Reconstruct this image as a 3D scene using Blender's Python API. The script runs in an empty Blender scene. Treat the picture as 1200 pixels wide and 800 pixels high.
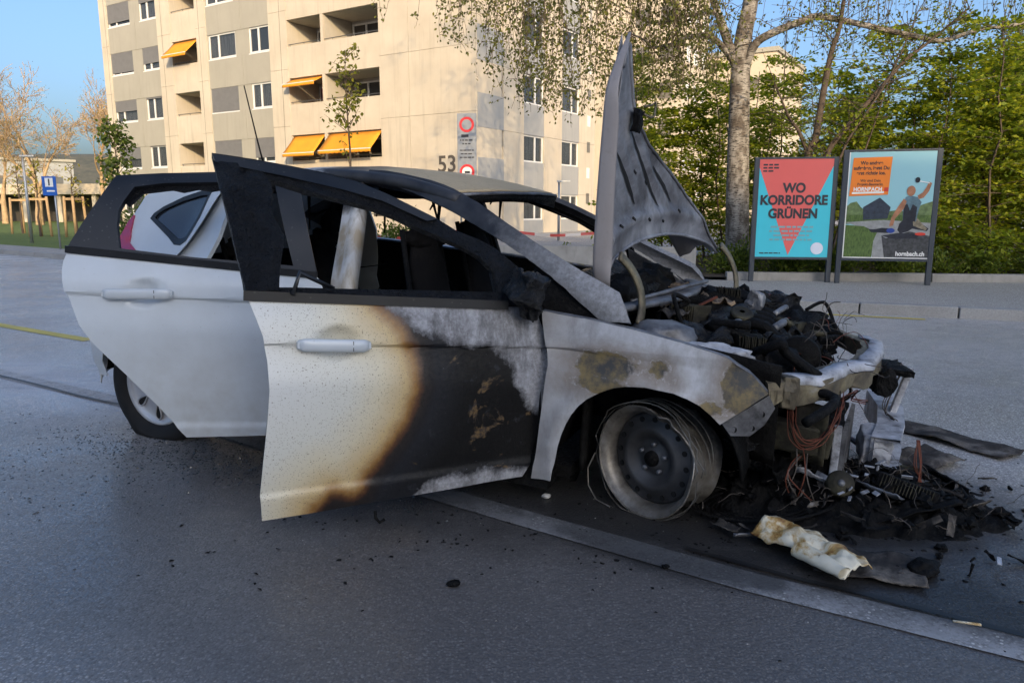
import bpy, bmesh, math, random
from mathutils import Vector, Matrix, noise
from mathutils.geometry import tessellate_polygon
rad = math.radians
S = bpy.context.scene
COL = S.collection

# ------------------------------------------------------------------ camera, sky, sun, exposure
cam_d = bpy.data.cameras.new('camera'); cam = bpy.data.objects.new('camera', cam_d); COL.objects.link(cam)
cam.location = (0, 0, 1.2); cam.rotation_euler = (rad(90 - 10.2), 0, 0)
cam_d.sensor_width = 36; cam_d.lens = 26.0; cam_d.clip_start = .05; cam_d.clip_end = 3000
S.camera = cam
SUN_EL, SUN_AZ = 18.5, 281.0                     # azimuth measured from +X, anticlockwise
wd = bpy.data.worlds.new('World'); S.world = wd; wd.use_nodes = True
wn = wd.node_tree.nodes; bg = wn['Background']
sky = wn.new('ShaderNodeTexSky'); sky.sky_type = 'NISHITA'; sky.sun_disc = False
sky.sun_elevation = rad(SUN_EL); sky.sun_rotation = rad(90 - SUN_AZ)
sky.altitude = 400; sky.air_density = 1.0; sky.dust_density = 7.0; sky.ozone_density = 4.2
wd.node_tree.links.new(sky.outputs[0], bg.inputs[0]); bg.inputs[1].default_value = .15
sd = bpy.data.lights.new('sun', 'SUN'); sd.energy = 2.35; sd.angle = rad(.5); sd.color = (1, .74, .43)
so = bpy.data.objects.new('sun', sd); COL.objects.link(so)
sv = Vector((math.cos(rad(SUN_AZ)) * math.cos(rad(SUN_EL)), math.sin(rad(SUN_AZ)) * math.cos(rad(SUN_EL)), math.sin(rad(SUN_EL))))
so.rotation_euler = (-sv).to_track_quat('-Z', 'Y').to_euler(); so.location = sv * 60
S.view_settings.view_transform = 'Standard'; S.view_settings.look = 'None'
S.view_settings.exposure = .95; S.view_settings.gamma = 1
S.render.engine = 'CYCLES'; S.cycles.max_bounces = 7; S.cycles.transparent_max_bounces = 12

# ------------------------------------------------------------------ helpers
def obj(name, verts, faces, mat=None, parent=None, smooth=False, loc=None):
    me = bpy.data.meshes.new(name); me.from_pydata([tuple(v) for v in verts], [], faces); me.update()
    if mat: me.materials.append(M[mat] if isinstance(mat, str) else mat)
    if smooth:
        for p in me.polygons: p.use_smooth = True
    o = bpy.data.objects.new(name, me); COL.objects.link(o)
    if parent: o.parent = parent
    if loc: o.location = loc
    return o
def bobj(name, bm, mat=None, parent=None, smooth=False, loc=None):
    me = bpy.data.meshes.new(name); bm.to_mesh(me); bm.free()
    if mat: me.materials.append(M[mat] if isinstance(mat, str) else mat)
    if smooth:
        for p in me.polygons: p.use_smooth = True
    o = bpy.data.objects.new(name, me); COL.objects.link(o)
    if parent: o.parent = parent
    if loc: o.location = loc
    return o
def tag(o, label=None, cat=None, group=None, kind=None):
    if label: o['label'] = label
    if cat: o['category'] = cat
    if group: o['group'] = group
    if kind: o['kind'] = kind
    return o
def empty(name, loc=(0, 0, 0), rot=(0, 0, 0), parent=None):
    o = bpy.data.objects.new(name, None); COL.objects.link(o); o.location = loc; o.rotation_euler = rot
    o.empty_display_size = .1
    if parent: o.parent = parent
    return o
def copy_tree(o, parent=None):
    c = o.copy(); COL.objects.link(c); c.parent = parent
    for ch in list(o.children): copy_tree(ch, c)
    return c
class MB:
    """collects simple solids into one vertex / face list"""
    def __init__(s): s.v = []; s.f = []
    def add(s, v, f):
        n = len(s.v); s.v += [tuple(p) for p in v]; s.f += [tuple(i + n for i in q) for q in f]; return s
    def box(s, c, d, rot=None):
        v = [Vector((x * d[0] / 2, y * d[1] / 2, z * d[2] / 2)) for x in (-1, 1) for y in (-1, 1) for z in (-1, 1)]
        if rot: v = [rot @ p for p in v]
        c = Vector(c)
        return s.add([p + c for p in v], [(0, 1, 3, 2), (4, 6, 7, 5), (0, 4, 5, 1), (2, 3, 7, 6), (0, 2, 6, 4), (1, 5, 7, 3)])
    def tube(s, pts, r, n=8, cap=True):
        pts = [Vector(p) for p in pts]; rr = r if isinstance(r, (list, tuple)) else [r] * len(pts)
        b = len(s.v); u = None
        for i, p in enumerate(pts):
            t = (pts[min(i + 1, len(pts) - 1)] - pts[max(i - 1, 0)]).normalized()
            if u is None: u = t.orthogonal().normalized()
            else:
                u = u - t * u.dot(t)
                u = u.normalized() if u.length > 1e-5 else t.orthogonal().normalized()
            w = t.cross(u)
            for k in range(n):
                a = 2 * math.pi * k / n
                s.v.append(tuple(p + (u * math.cos(a) + w * math.sin(a)) * rr[i]))
        for i in range(len(pts) - 1):
            for k in range(n):
                a = b + i * n + k; c = b + i * n + (k + 1) % n
                s.f.append((a, c, c + n, a + n))
        if cap:
            s.f.append(tuple(b + k for k in reversed(range(n)))); e = b + (len(pts) - 1) * n
            s.f.append(tuple(e + k for k in range(n)))
        return s
    def sweep(s, pts, sec, up=(0, 0, 1), cap=True):
        """sec: list of (a,b) or function i->list; a along side, b along up"""
        pts = [Vector(p) for p in pts]; up = Vector(up); b0 = len(s.v)
        for i, p in enumerate(pts):
            t = (pts[min(i + 1, len(pts) - 1)] - pts[max(i - 1, 0)]).normalized()
            side = t.cross(up).normalized(); u = side.cross(t).normalized()
            sc = sec(i) if callable(sec) else sec; n = len(sc)
            for a, b in sc: s.v.append(tuple(p + side * a + u * b))
        for i in range(len(pts) - 1):
            for k in range(n):
                a = b0 + i * n + k; c = b0 + i * n + (k + 1) % n
                s.f.append((a, c, c + n, a + n))
        if cap:
            s.f.append(tuple(b0 + k for k in reversed(range(n)))); e = b0 + (len(pts) - 1) * n
            s.f.append(tuple(e + k for k in range(n)))
        return s
    def lathe(s, prof, n=32, ax='y', c=(0, 0, 0), closed=False, warp=None):
        """prof: (along axis, radius)"""
        b = len(s.v); c = Vector(c)
        for k in range(n):
            a = 2 * math.pi * k / n
            for (h, r) in prof:
                p = Vector((r * math.cos(a), h, r * math.sin(a))) if ax == 'y' else Vector((r * math.cos(a), r * math.sin(a), h))
                if warp: p = warp(p, a)
                s.v.append(tuple(p + c))
        m = len(prof)
        for k in range(n):
            for j in range(m - 1 if not closed else m):
                j2 = (j + 1) % m; k2 = (k + 1) % n
                s.f.append((b + k * m + j, b + k2 * m + j, b + k2 * m + j2, b + k * m + j2))
        return s
    def grid(s, nx, ny, fn):
        b = len(s.v)
        for j in range(ny + 1):
            for i in range(nx + 1): s.v.append(tuple(fn(i / nx, j / ny)))
        for j in range(ny):
            for i in range(nx):
                a = b + j * (nx + 1) + i; s.f.append((a, a + 1, a + nx + 2, a + nx + 1))
        return s
    def lump(s, c, d, seed, amp=.35, sub=2, freq=1.6, squash=None):
        bm = bmesh.new(); bmesh.ops.create_icosphere(bm, subdivisions=sub, radius=1)
        off = Vector((seed * 7.13, seed * 3.7, seed * 1.9)); c = Vector(c)
        vs = []
        for v in bm.verts:
            k = 1 + amp * noise.noise(v.co * freq + off) + amp * .5 * noise.noise(v.co * freq * 3.1 + off)
            p = v.co * k; p = Vector((p.x * d[0], p.y * d[1], p.z * d[2]))
            if squash is not None and p.z + c.z < squash: p.z = squash - c.z
            vs.append(p + c)
        fs = [tuple(v.index for v in f.verts) for f in bm.faces]; bm.free()
        return s.add(vs, fs)
    def rough(s, c, d, rot=None, seed=1, amp=.012, n=6, bend=0.):
        """subdivided box with dented, buckled faces"""
        bm = bmesh.new(); bmesh.ops.create_cube(bm, size=1)
        bmesh.ops.subdivide_edges(bm, edges=bm.edges[:], cuts=n, use_grid_fill=True)
        c = Vector(c); off = Vector((seed * 5.3, seed * 2.9, seed * 8.1)); vs = []
        for v in bm.verts:
            p = Vector((v.co.x * d[0], v.co.y * d[1], v.co.z * d[2])); q = p * 14 + off
            p = p + Vector((noise.noise(q), noise.noise(q + Vector((31, 0, 0))), noise.noise(q + Vector((0, 47, 0))))) * amp + Vector((0, 0, bend * (v.co.y * 2) ** 2))
            q = p * 50 + off; p = p + Vector((noise.noise(q), noise.noise(q + Vector((31, 0, 0))), noise.noise(q + Vector((0, 47, 0))))) * amp * .3
            if rot: p = rot @ p
            vs.append(p + c)
        fs = [tuple(v.index for v in f.verts) for f in bm.faces]; bm.free(); return s.add(vs, fs)
    def build(s, name, mat, parent=None, smooth=False, loc=None, bevel=0, solid=0):
        o = obj(name, s.v, s.f, mat, parent, smooth, loc)
        bm = bmesh.new(); bm.from_mesh(o.data); bmesh.ops.recalc_face_normals(bm, faces=bm.faces); bm.to_mesh(o.data); bm.free()
        if solid:
            m = o.modifiers.new('s', 'SOLIDIFY'); m.thickness = solid; m.offset = 0
        if bevel:
            m = o.modifiers.new('b', 'BEVEL'); m.width = bevel; m.segments = 2; m.limit_method = 'ANGLE'; m.angle_limit = rad(40)
        return o
def interp(x, xs, ys):
    if x <= xs[0]: return ys[0]
    for i in range(1, len(xs)):
        if x <= xs[i]:
            t = (x - xs[i - 1]) / (xs[i] - xs[i - 1]); return ys[i - 1] + t * (ys[i] - ys[i - 1])
    return ys[-1]
def cinterp(x, xs, ys):                          # smooth (catmull-rom like) interpolation
    if x <= xs[0]: return ys[0]
    if x >= xs[-1]: return ys[-1]
    for i in range(1, len(xs)):
        if x <= xs[i]:
            h = xs[i] - xs[i - 1]; t = (x - xs[i - 1]) / h
            def sl(j):
                if j == 0: return (ys[1] - ys[0]) / (xs[1] - xs[0])
                if j == len(xs) - 1: return (ys[-1] - ys[-2]) / (xs[-1] - xs[-2])
                return (ys[j + 1] - ys[j - 1]) / (xs[j + 1] - xs[j - 1])
            m0, m1 = sl(i - 1) * h, sl(i) * h
            return (2*t**3-3*t*t+1)*ys[i-1] + (t**3-2*t*t+t)*m0 + (-2*t**3+3*t*t)*ys[i] + (t**3-t*t)*m1
def sstep(a, b, x):
    t = min(1, max(0, (x - a) / (b - a))); return t * t * (3 - 2 * t)
def smooth_poly(pts, n=6):
    """open polyline -> Catmull-Rom"""
    out = []; P = [Vector(p) for p in pts]
    for i in range(len(P) - 1):
        p0 = P[max(i - 1, 0)]; p1 = P[i]; p2 = P[i + 1]; p3 = P[min(i + 2, len(P) - 1)]
        for k in range(n):
            t = k / n
            out.append(.5 * ((2 * p1) + (p2 - p0) * t + (2 * p0 - 5 * p1 + 4 * p2 - p3) * t * t + (3 * p1 - p0 - 3 * p2 + p3) * t ** 3))
    out.append(P[-1]); return out
def panel(name, outline, holes, fn, mat, parent, step=.035, thick=.004, attrs=None, loc=None, smooth=True, bevel=0):
    """sheet with outline (and holes) in 2-D (a,b) bent by fn(a,b)->xyz, cut into a fine grid"""
    polys = [[Vector((p[0], p[1], 0)) for p in outline]] + [[Vector((p[0], p[1], 0)) for p in h] for h in holes]
    tris = tessellate_polygon(polys); flat = [p for q in polys for p in q]
    bm = bmesh.new(); vs = [bm.verts.new(p) for p in flat]
    for t in tris:
        try: bm.faces.new([vs[i] for i in t])
        except ValueError: pass
    for ax in (0, 1):
        lo = min(p[ax] for p in flat); hi = max(p[ax] for p in flat); n = int((hi - lo) / (step[ax] if isinstance(step, tuple) else step))
        for i in range(1, n + 1):
            co = [0, 0, 0]; no = [0, 0, 0]; co[ax] = lo + (hi - lo) * i / (n + 1); no[ax] = 1
            bmesh.ops.bisect_plane(bm, geom=bm.verts[:] + bm.edges[:] + bm.faces[:], plane_co=co, plane_no=no, dist=1e-5)
    bmesh.ops.remove_doubles(bm, verts=bm.verts, dist=1e-4)
    bmesh.ops.dissolve_limit(bm, angle_limit=.0001, verts=bm.verts, edges=[], delimit=set()) if False else None
    ab = []
    bm.verts.index_update()
    for v in bm.verts:
        ab.append((v.co.x, v.co.y)); v.co = Vector(fn(v.co.x, v.co.y))
    bmesh.ops.recalc_face_normals(bm, faces=bm.faces)
    # orient like the first large face pointing towards -y (outer side of the near flank) when possible
    o = bobj(name, bm, mat, parent, smooth, loc)
    if attrs:
        for an, f in attrs.items():
            at = o.data.attributes.new(an, 'FLOAT', 'POINT')
            for i, (a, b) in enumerate(ab): at.data[i].value = f(a, b)
    if thick:
        m = o.modifiers.new('s', 'SOLIDIFY'); m.thickness = thick; m.offset = 0
        m = o.modifiers.new('e', 'EDGE_SPLIT'); m.split_angle = rad(38)
    return o
def sd_poly(p, poly, closed=True):
    """signed distance, positive inside"""
    x, y = p; best = 1e9; inside = False; n = len(poly)
    for i in range(n if closed else n - 1):
        x1, y1 = poly[i]; x2, y2 = poly[(i + 1) % n]
        dx, dy = x2 - x1, y2 - y1; l = dx * dx + dy * dy or 1e-9
        t = max(0, min(1, ((x - x1) * dx + (y - y1) * dy) / l))
        best = min(best, math.hypot(x - x1 - t * dx, y - y1 - t * dy))
        if (y1 > y) != (y2 > y) and x < x1 + (y - y1) / (y2 - y1) * dx: inside = not inside
    return best if inside else -best

# ------------------------------------------------------------------ materials
M = {}
class NT:
    def __init__(s, name):
        s.m = bpy.data.materials.new(name); s.m.use_nodes = True; s.t = s.m.node_tree
        s.b = s.t.nodes['Principled BSDF']; s.out = s.t.nodes['Material Output']; M[name] = s.m; s._c = {}
    def n(s, typ, **kw):
        x = s.t.nodes.new(typ)
        for k, v in kw.items(): setattr(x, k, v)
        return x
    def l(s, a, b): s.t.links.new(a, b)
    def put(s, sock, v):
        if isinstance(v, bpy.types.NodeSocket): s.l(v, sock)
        elif isinstance(v, (tuple, list)): sock.default_value = (*v, 1)[:4] if len(v) == 3 and sock.type == 'RGBA' else v
        else: sock.default_value = v
    def coord(s, kind='Object'):
        if 'tc' not in s._c: s._c['tc'] = s.n('ShaderNodeTexCoord')
        return s._c['tc'].outputs[kind]
    def wpos(s):
        if 'g' not in s._c: s._c['g'] = s.n('ShaderNodeNewGeometry')
        return s._c['g'].outputs['Position']
    def island(s):
        if 'g' not in s._c: s._c['g'] = s.n('ShaderNodeNewGeometry')
        return s._c['g'].outputs['Random Per Island']
    def xyz(s, v=None):
        x = s.n('ShaderNodeSeparateXYZ'); s.l(v or s.coord(), x.inputs[0]); return x.outputs
    def map(s, v, scale=(1, 1, 1), rot=(0, 0, 0)):
        x = s.n('ShaderNodeMapping'); s.l(v, x.inputs[0]); x.inputs['Scale'].default_value = scale; x.inputs['Rotation'].default_value = rot; return x.outputs[0]
    def noise(s, scale=5, detail=4, rough=.55, v=None, dist=0):
        x = s.n('ShaderNodeTexNoise'); s.l(v or s.coord(), x.inputs['Vector'])
        x.inputs['Scale'].default_value = scale; x.inputs['Detail'].default_value = detail; x.inputs['Roughness'].default_value = rough; x.inputs['Distortion'].default_value = dist
        return x.outputs['Fac']
    def vor(s, scale=50, v=None, out='Distance', rnd=1):
        x = s.n('ShaderNodeTexVoronoi'); s.l(v or s.coord(), x.inputs['Vector']); x.inputs['Scale'].default_value = scale; x.inputs['Randomness'].default_value = rnd
        return x.outputs[out]
    def mth(s, op, a, b=0, c=0, clamp=False):
        x = s.n('ShaderNodeMath', operation=op, use_clamp=clamp)
        for i, v in enumerate((a, b, c)): s.put(x.inputs[i], v)
        return x.outputs[0]
    def rng(s, v, a, b, c=0, d=1):
        x = s.n('ShaderNodeMapRange'); s.put(x.inputs[0], v)
        for i, q in enumerate((a, b, c, d)): x.inputs[i + 1].default_value = q
        return x.outputs[0]
    def ramp(s, f, stops, mode='LINEAR'):
        x = s.n('ShaderNodeValToRGB'); s.put(x.inputs[0], f); r = x.color_ramp; r.interpolation = mode
        while len(r.elements) < len(stops): r.elements.new(.5)
        for e, (p, c) in zip(r.elements, stops):
            e.position = p; e.color = (*c, 1) if isinstance(c, (tuple, list)) else (c, c, c, 1)
        return x.outputs[0]
    def mix(s, f, a, b, blend='MIX'):
        x = s.n('ShaderNodeMix', data_type='RGBA', blend_type=blend)
        s.put(x.inputs[0], f); s.put(x.inputs[6], a); s.put(x.inputs[7], b); return x.outputs[2]
    def attr(s, name):
        x = s.n('ShaderNodeAttribute', attribute_name=name); return x.outputs['Fac']
    def bump(s, h, strength=.3, dist=.01):
        x = s.n('ShaderNodeBump'); s.put(x.inputs['Height'], h); x.inputs['Strength'].default_value = strength; x.inputs['Distance'].default_value = dist
        s.l(x.outputs[0], s.b.inputs['Normal']); return x
    def fin(s, col=None, rough=None, metal=None, spec=None, coat=None, coat_r=.05):
        if col is not None: s.put(s.b.inputs['Base Color'], col)
        if rough is not None: s.put(s.b.inputs['Roughness'], rough)
        if metal is not None: s.put(s.b.inputs['Metallic'], metal)
        if spec is not None: s.b.inputs['Specular IOR Level'].default_value = spec
        if coat is not None: s.b.inputs['Coat Weight'].default_value = coat; s.b.inputs['Coat Roughness'].default_value = coat_r
        return s.m

def simple(name, col, rough=.6, metal=0, var=.12, scale=4, bump=0, bscale=60, spec=None, coat=None, bdist=.004):
    t = NT(name); n = t.noise(scale, 5, .6)
    c = t.mix(t.rng(n, .3, .7), tuple(x * (1 - var) for x in col), tuple(min(1, x * (1 + var)) for x in col))
    t.fin(c, rough, metal, spec, coat)
    if bump: t.bump(t.noise(bscale, 4, .6), bump, bdist)
    return t
def ell(t, cx, cy, rot, rx, ry):
    p = t.n('ShaderNodeVectorMath', operation='SUBTRACT'); t.l(t.wpos(), p.inputs[0]); p.inputs[1].default_value = (cx, cy, 0)
    r = t.n('ShaderNodeVectorRotate', rotation_type='Z_AXIS'); t.l(p.outputs[0], r.inputs['Vector']); r.inputs['Angle'].default_value = rad(-rot)
    q = t.n('ShaderNodeVectorMath', operation='MULTIPLY'); t.l(r.outputs[0], q.inputs[0]); q.inputs[1].default_value = (1 / rx, 1 / ry, 0)
    e = t.n('ShaderNodeVectorMath', operation='LENGTH'); t.l(q.outputs[0], e.inputs[0]); return e.outputs['Value']

def soot_mask(t, nz):
    """soot washed out from under the burnt car: 0..1"""
    m = None
    for a in [(1.25, 2.95, -23, 1.0, .62), (.55, 2.72, -33, 1.5, .34), (1.5, 2.0, -32, 1.2, .16), (-.2, 3.3, -23, 1.2, .7), (.50, 2.44, -33, .62, .13), (.83, 2.24, -33, .10, .10)]:
        e = t.rng(t.mth('ADD', ell(t, *a), t.mth('MULTIPLY', t.mth('SUBTRACT', nz, .5), 1.1)), 1.25, .55, 0, 1)
        m = e if m is None else t.mth('MAXIMUM', m, e)
    return m
def asphalt_nodes(t, base, lo=.75, hi=1.2):
    P = t.wpos()
    big = t.noise(.35, 4, .6, P); mid = t.noise(2.2, 5, .65, P); fine = t.noise(420, 2, .6, P)
    c = t.mix(t.rng(big, .3, .7), tuple(x * lo for x in base), tuple(x * hi for x in base))
    c = t.mix(t.rng(mid, .35, .75, 0, .35), c, tuple(x * .62 for x in base))
    va = t.n('ShaderNodeTexVoronoi'); t.l(P, va.inputs['Vector']); va.inputs['Scale'].default_value = 120
    sx = t.xyz(va.outputs['Color'])
    agg = t.mth('MULTIPLY', t.rng(sx[0], .35, 1.0, 0, 1), t.rng(va.outputs['Distance'], .6, .35, 0, 1))
    c = t.mix(t.rng(sx[2], .55, .9, 0, .55), c, tuple(x * .38 for x in base)); c = t.mix(t.mth('MULTIPLY', agg, .85), c, tuple(min(1, x * 2.3) for x in base))
    v2 = t.n('ShaderNodeTexVoronoi'); t.l(P, v2.inputs['Vector']); v2.inputs['Scale'].default_value = 62
    s2 = t.xyz(v2.outputs['Color'])
    spk = t.mth('MULTIPLY', t.rng(s2[1], .80, .84, 0, 1), t.rng(v2.outputs['Distance'], .34, .22, 0, 1))
    c = t.mix(t.mth('MULTIPLY', spk, .95), c, (.80, .78, .74))
    t._c['grain'] = sx[1]
    h = t.mth('ADD', t.mth('MULTIPLY', va.outputs['Distance'], -1.0), t.mth('MULTIPLY', fine, .6))
    return c, h, mid, big

t = NT('asphalt')
c, h, mid, big = asphalt_nodes(t, (.36, .345, .335))
nz = t.noise(1.7, 6, .62, t.wpos())
soot = soot_mask(t, nz)
# damp, darker ground round the wreck
damp = t.rng(t.mth('ADD', ell(t, -.1, 2.6, -20, 2.7, 1.6), t.mth('MULTIPLY', t.mth('SUBTRACT', big, .5), .9)), 1.25, .6, 0, 1)
c = t.mix(t.mth('MULTIPLY', damp, .80), c, (.058, .053, .052))
c = t.mix(t.mth('MULTIPLY', soot, .86), c, (.010, .010, .0105))
# dried extinguisher powder near the rear wheel
pw = t.rng(t.mth('ADD', ell(t, -3.25, 5.0, -33, 1.7, .55), t.mth('MULTIPLY', t.mth('SUBTRACT', t.noise(3.1, 6, .7, t.wpos()), .5), 1.9)), 1.2, .35, 0, .62)
c = t.mix(pw, c, (.42, .42, .46))
tr = t.rng(t.noise(5, 5, .7, t.map(t.wpos(), (.25, 3, 1), (0, 0, rad(34)))), .55, .75, 0, .35)   # streaks along the driving line
c = t.mix(tr, c, (.13, .125, .122))
t.fin(c, t.rng(t.mth('SUBTRACT', mid, t.mth('MULTIPLY', damp, .25)), .1, .8, .38, .70), spec=.5)
t.put(t.b.inputs['Coat Weight'], t.mth('MULTIPLY', t.rng(t.noise(1.1, 4, .6, t.wpos()), .3, .62, .10, 1.0), t.mth('MULTIPLY', t.rng(soot, 0, 1, 1, .35), t.rng(t._c['grain'], .15, .8, .1, 1)))); t.put(t.b.inputs['Coat Roughness'], t.rng(t.noise(1.6, 5, .6, t.wpos()), .3, .7, .12, .40)); t.b.inputs['Coat IOR'].default_value = 1.45
t.bump(h, .55, .004)

def paint_line(name, col, wear_lo, wear_hi):
    t = NT(name); c, h, mid, big = asphalt_nodes(t, (.24, .233, .23))
    w = t.mth('ADD', t.mth('MULTIPLY', t.noise(9, 6, .7, t.wpos()), .6), t.mth('MULTIPLY', t.noise(70, 3, .6, t.wpos()), .4))
    soot = soot_mask(t, t.noise(2.6, 6, .65, t.wpos()))
    pc = t.mix(t.rng(t.noise(2.4, 4, .6, t.wpos()), .3, .7), col, tuple(x * .7 for x in col))
    c = t.mix(t.rng(w, wear_lo, wear_hi, .12, 1), c, pc)
    c = t.mix(t.mth('MULTIPLY', soot, .82), c, (.012, .012, .013))
    t.fin(c, .65); t.bump(h, .4, .003)
paint_line('line_white', (.46, .46, .47), .43, .56)
paint_line('line_yellow', (.62, .50, .10), .33, .45)

t = NT('pavement'); c, h, mid, big = asphalt_nodes(t, (.30, .285, .265), .9, 1.1); t.fin(c, .8); t.bump(h, .3, .003)
t = NT('kerb_granite'); P = t.wpos()
c = t.mix(t.rng(t.noise(60, 4, .7, P), .3, .7), (.22, .22, .22), (.36, .36, .36)); c = t.mix(t.rng(t.noise(1.3, 4, .6, P), .4, .7, 0, .5), c, (.17, .16, .15))
t.fin(c, .75); t.bump(t.noise(90, 4, .7, P), .4, .004)
t = NT('wall_concrete'); P = t.wpos()
c = t.mix(t.rng(t.noise(3, 6, .65, P), .3, .7), (.20, .195, .185), (.31, .30, .285)); c = t.mix(t.rng(t.noise(14, 4, .7, t.map(P, (1, 1, .2))), .5, .8, 0, .5), c, (.12, .12, .11))
t.fin(c, .85); t.bump(t.noise(50, 4, .7, P), .3, .004)
simple('soil', (.055, .042, .03), .95, var=.5, scale=3, bump=.6, bscale=9, bdist=.05)
simple('terrain', (.16, .15, .13), .95, var=.2, scale=.2)
t = NT('grass'); c = t.mix(t.rng(t.noise(1.2, 5, .7, t.wpos()), .3, .7), (.07, .13, .022), (.15, .20, .04)); t.fin(c, .9); t.bump(t.noise(30, 4, .8, t.wpos()), .8, .05)
t = NT('hill_wood'); c = t.mix(t.rng(t.noise(.06, 8, .75, t.wpos()), .35, .65), (.05, .06, .05), (.13, .12, .085)); t.fin(c, 1.0)

# facade
def facade(name, a, b, st=.35):
    t = NT(name); P = t.wpos()
    c = t.mix(t.rng(t.noise(.8, 5, .6, P), .3, .7), a, b)
    s = t.rng(t.noise(2.2, 5, .65, t.map(P, (2.2, 2.2, .16))), .52, .78, 0, st)
    c = t.mix(s, c, tuple(x * .74 for x in a))
    t.fin(c, .88); t.bump(t.noise(35, 4, .7, P), .15, .01)
facade('plaster_beige', (.50, .43, .33), (.58, .51, .40), .6)
facade('panel_grey', (.33, .31, .255), (.37, .345, .285))
facade('panel_bluegrey', (.30, .305, .30), (.34, .34, .33))
facade('tower_beige', (.52, .44, .33), (.57, .49, .37), .2)
facade('block_behind', (.40, .38, .35), (.46, .43, .40))
simple('joint_dark', (.20, .175, .14), .95)
simple('balcony_inner', (.46, .41, .33), .9, var=.05)
simple('frame_white', (.72, .71, .68), .45, var=.04)
simple('rail_metal', (.16, .16, .16), .5, metal=.6)
simple('shutter_grey', (.20, .195, .19), .6, var=.06)
simple('awning_orange', (.78, .30, .015), .8, var=.10, scale=1.5)
simple('number_dark', (.09, .075, .06), .7)
t = NT('curtain'); c = t.mix(t.rng(t.noise(6, 3, .6, t.map(t.wpos(), (6, 6, .15))), .35, .65), (.22, .22, .215), (.62, .60, .55)); t.fin(c, .9)
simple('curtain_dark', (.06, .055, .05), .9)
simple('curtain_red', (.30, .05, .06), .9)
t = NT('window_glass'); t.fin((.05, .06, .07), .04, spec=1.0); t.b.inputs['Transmission Weight'].default_value = 0; t.b.inputs['Alpha'].default_value = .5

# street furniture
simple('steel_dark', (.045, .055, .07), .45, metal=.3, var=.1)
simple('steel_galv', (.36, .38, .40), .45, metal=.6, var=.12)
simple('sign_blue', (.012, .10, .42), .35, var=.05)
simple('sign_white', (.74, .74, .72), .4, var=.03)
simple('sign_grey', (.22, .245, .28), .4, var=.03)
simple('sign_red', (.55, .02, .03), .4, var=.03)
simple('print_black', (.018, .02, .03), .5, var=.1)
simple('poster_coral', (.72, .13, .115), .3, var=.02); simple('poster_cyan', (.055, .52, .64), .3, var=.02)
simple('poster_grey', (.20, .38, .42), .3, var=.05); simple('poster_badge', (.66, .70, .80), .3, var=.04); simple('poster_orange', (.80, .22, .03), .3, var=.04)
t = NT('poster_sky'); z = t.xyz()[2]
c = t.ramp(t.rng(t.mth('ADD', z, t.mth('MULTIPLY', t.noise(3, 4, .6), .25)), -.1, .85), [(0, (.72, .80, .80)), (.45, (.55, .72, .75)), (1, (.28, .52, .58))]); t.fin(c, .3)
t = NT('poster_lawn'); c = t.mix(t.rng(t.noise(18, 5, .7, t.map(t.coord(), (3, 1, 1))), .3, .7), (.03, .06, .015), (.13, .20, .05)); t.fin(c, .3)
simple('poster_path', (.27, .28, .28), .3, var=.25, scale=14); simple('poster_stone', (.05, .052, .055), .3, var=.6, scale=22); simple('poster_bush', (.12, .17, .07), .3, var=.5, scale=14)
simple('poster_house', (.035, .045, .065), .3, var=.4, scale=16); simple('poster_skin', (.34, .16, .09), .3, var=.3, scale=12); simple('poster_cloth', (.02, .022, .03), .3, var=.5, scale=12)
simple('poster_cloth_tan', (.22, .19, .13), .3, var=.5, scale=20); simple('poster_shirt', (.10, .17, .21), .3, var=.4, scale=14)
simple('poster_tool', (.02, .05, .25), .3, var=.3); simple('poster_red', (.6, .05, .03), .3, var=.1)
t = NT('barrier_tape'); w = t.n('ShaderNodeTexWave'); t.l(t.map(t.coord(), (1, 1, 1)), w.inputs['Vector']); w.inputs['Scale'].default_value = .55; w.inputs['Distortion'].default_value = 0
t.fin(t.mix(t.rng(w.outputs['Fac'], .49, .51), (.60, .55, .52), (.50, .08, .07)), .5)
simple('stake_wood', (.40, .27, .14), .85, var=.2)

for k_ in list(M):
    if k_.startswith('poster_'):
        b_ = M[k_].node_tree.nodes['Principled BSDF']; b_.inputs['Coat Weight'].default_value = .5; b_.inputs['Coat Roughness'].default_value = .04
# vegetation
def leafmat(name, a, b, trans=.5, dark=None):
    t = NT(name); r = t.island()
    c = t.ramp(r, [(0, dark or tuple(x * .55 for x in a)), (.45, a), (1, b)])
    t.fin(c, .55, spec=.35)
    tl = t.n('ShaderNodeBsdfTranslucent'); t.l(t.mix(1.0, c, (1.35, 1.25, .55), 'MULTIPLY'), tl.inputs[0])
    ms = t.n('ShaderNodeMixShader'); ms.inputs[0].default_value = trans
    t.l(t.b.outputs[0], ms.inputs[1]); t.l(tl.outputs[0], ms.inputs[2]); t.l(ms.outputs[0], t.out.inputs[0])
leafmat('leaf_hornbeam', (.19, .27, .032), (.46, .48, .045), .6)
leafmat('leaf_birch', (.10, .12, .03), (.22, .22, .05), .45)
leafmat('leaf_maple', (.14, .16, .02), (.26, .25, .035), .5)
leafmat('leaf_linden', (.07, .12, .02), (.14, .18, .03), .5)
leafmat('leaf_budding', (.30, .28, .05), (.46, .40, .09), .5)
leafmat('leaf_shrub', (.12, .18, .03), (.26, .30, .05), .5)
simple('bark_brown', (.075, .055, .04), .9, var=.35, scale=9, bump=.5, bscale=25, bdist=.02)
simple('bark_pale', (.42, .29, .16), .9, var=.3, scale=5, bump=.4, bscale=20, bdist=.02)
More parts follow.
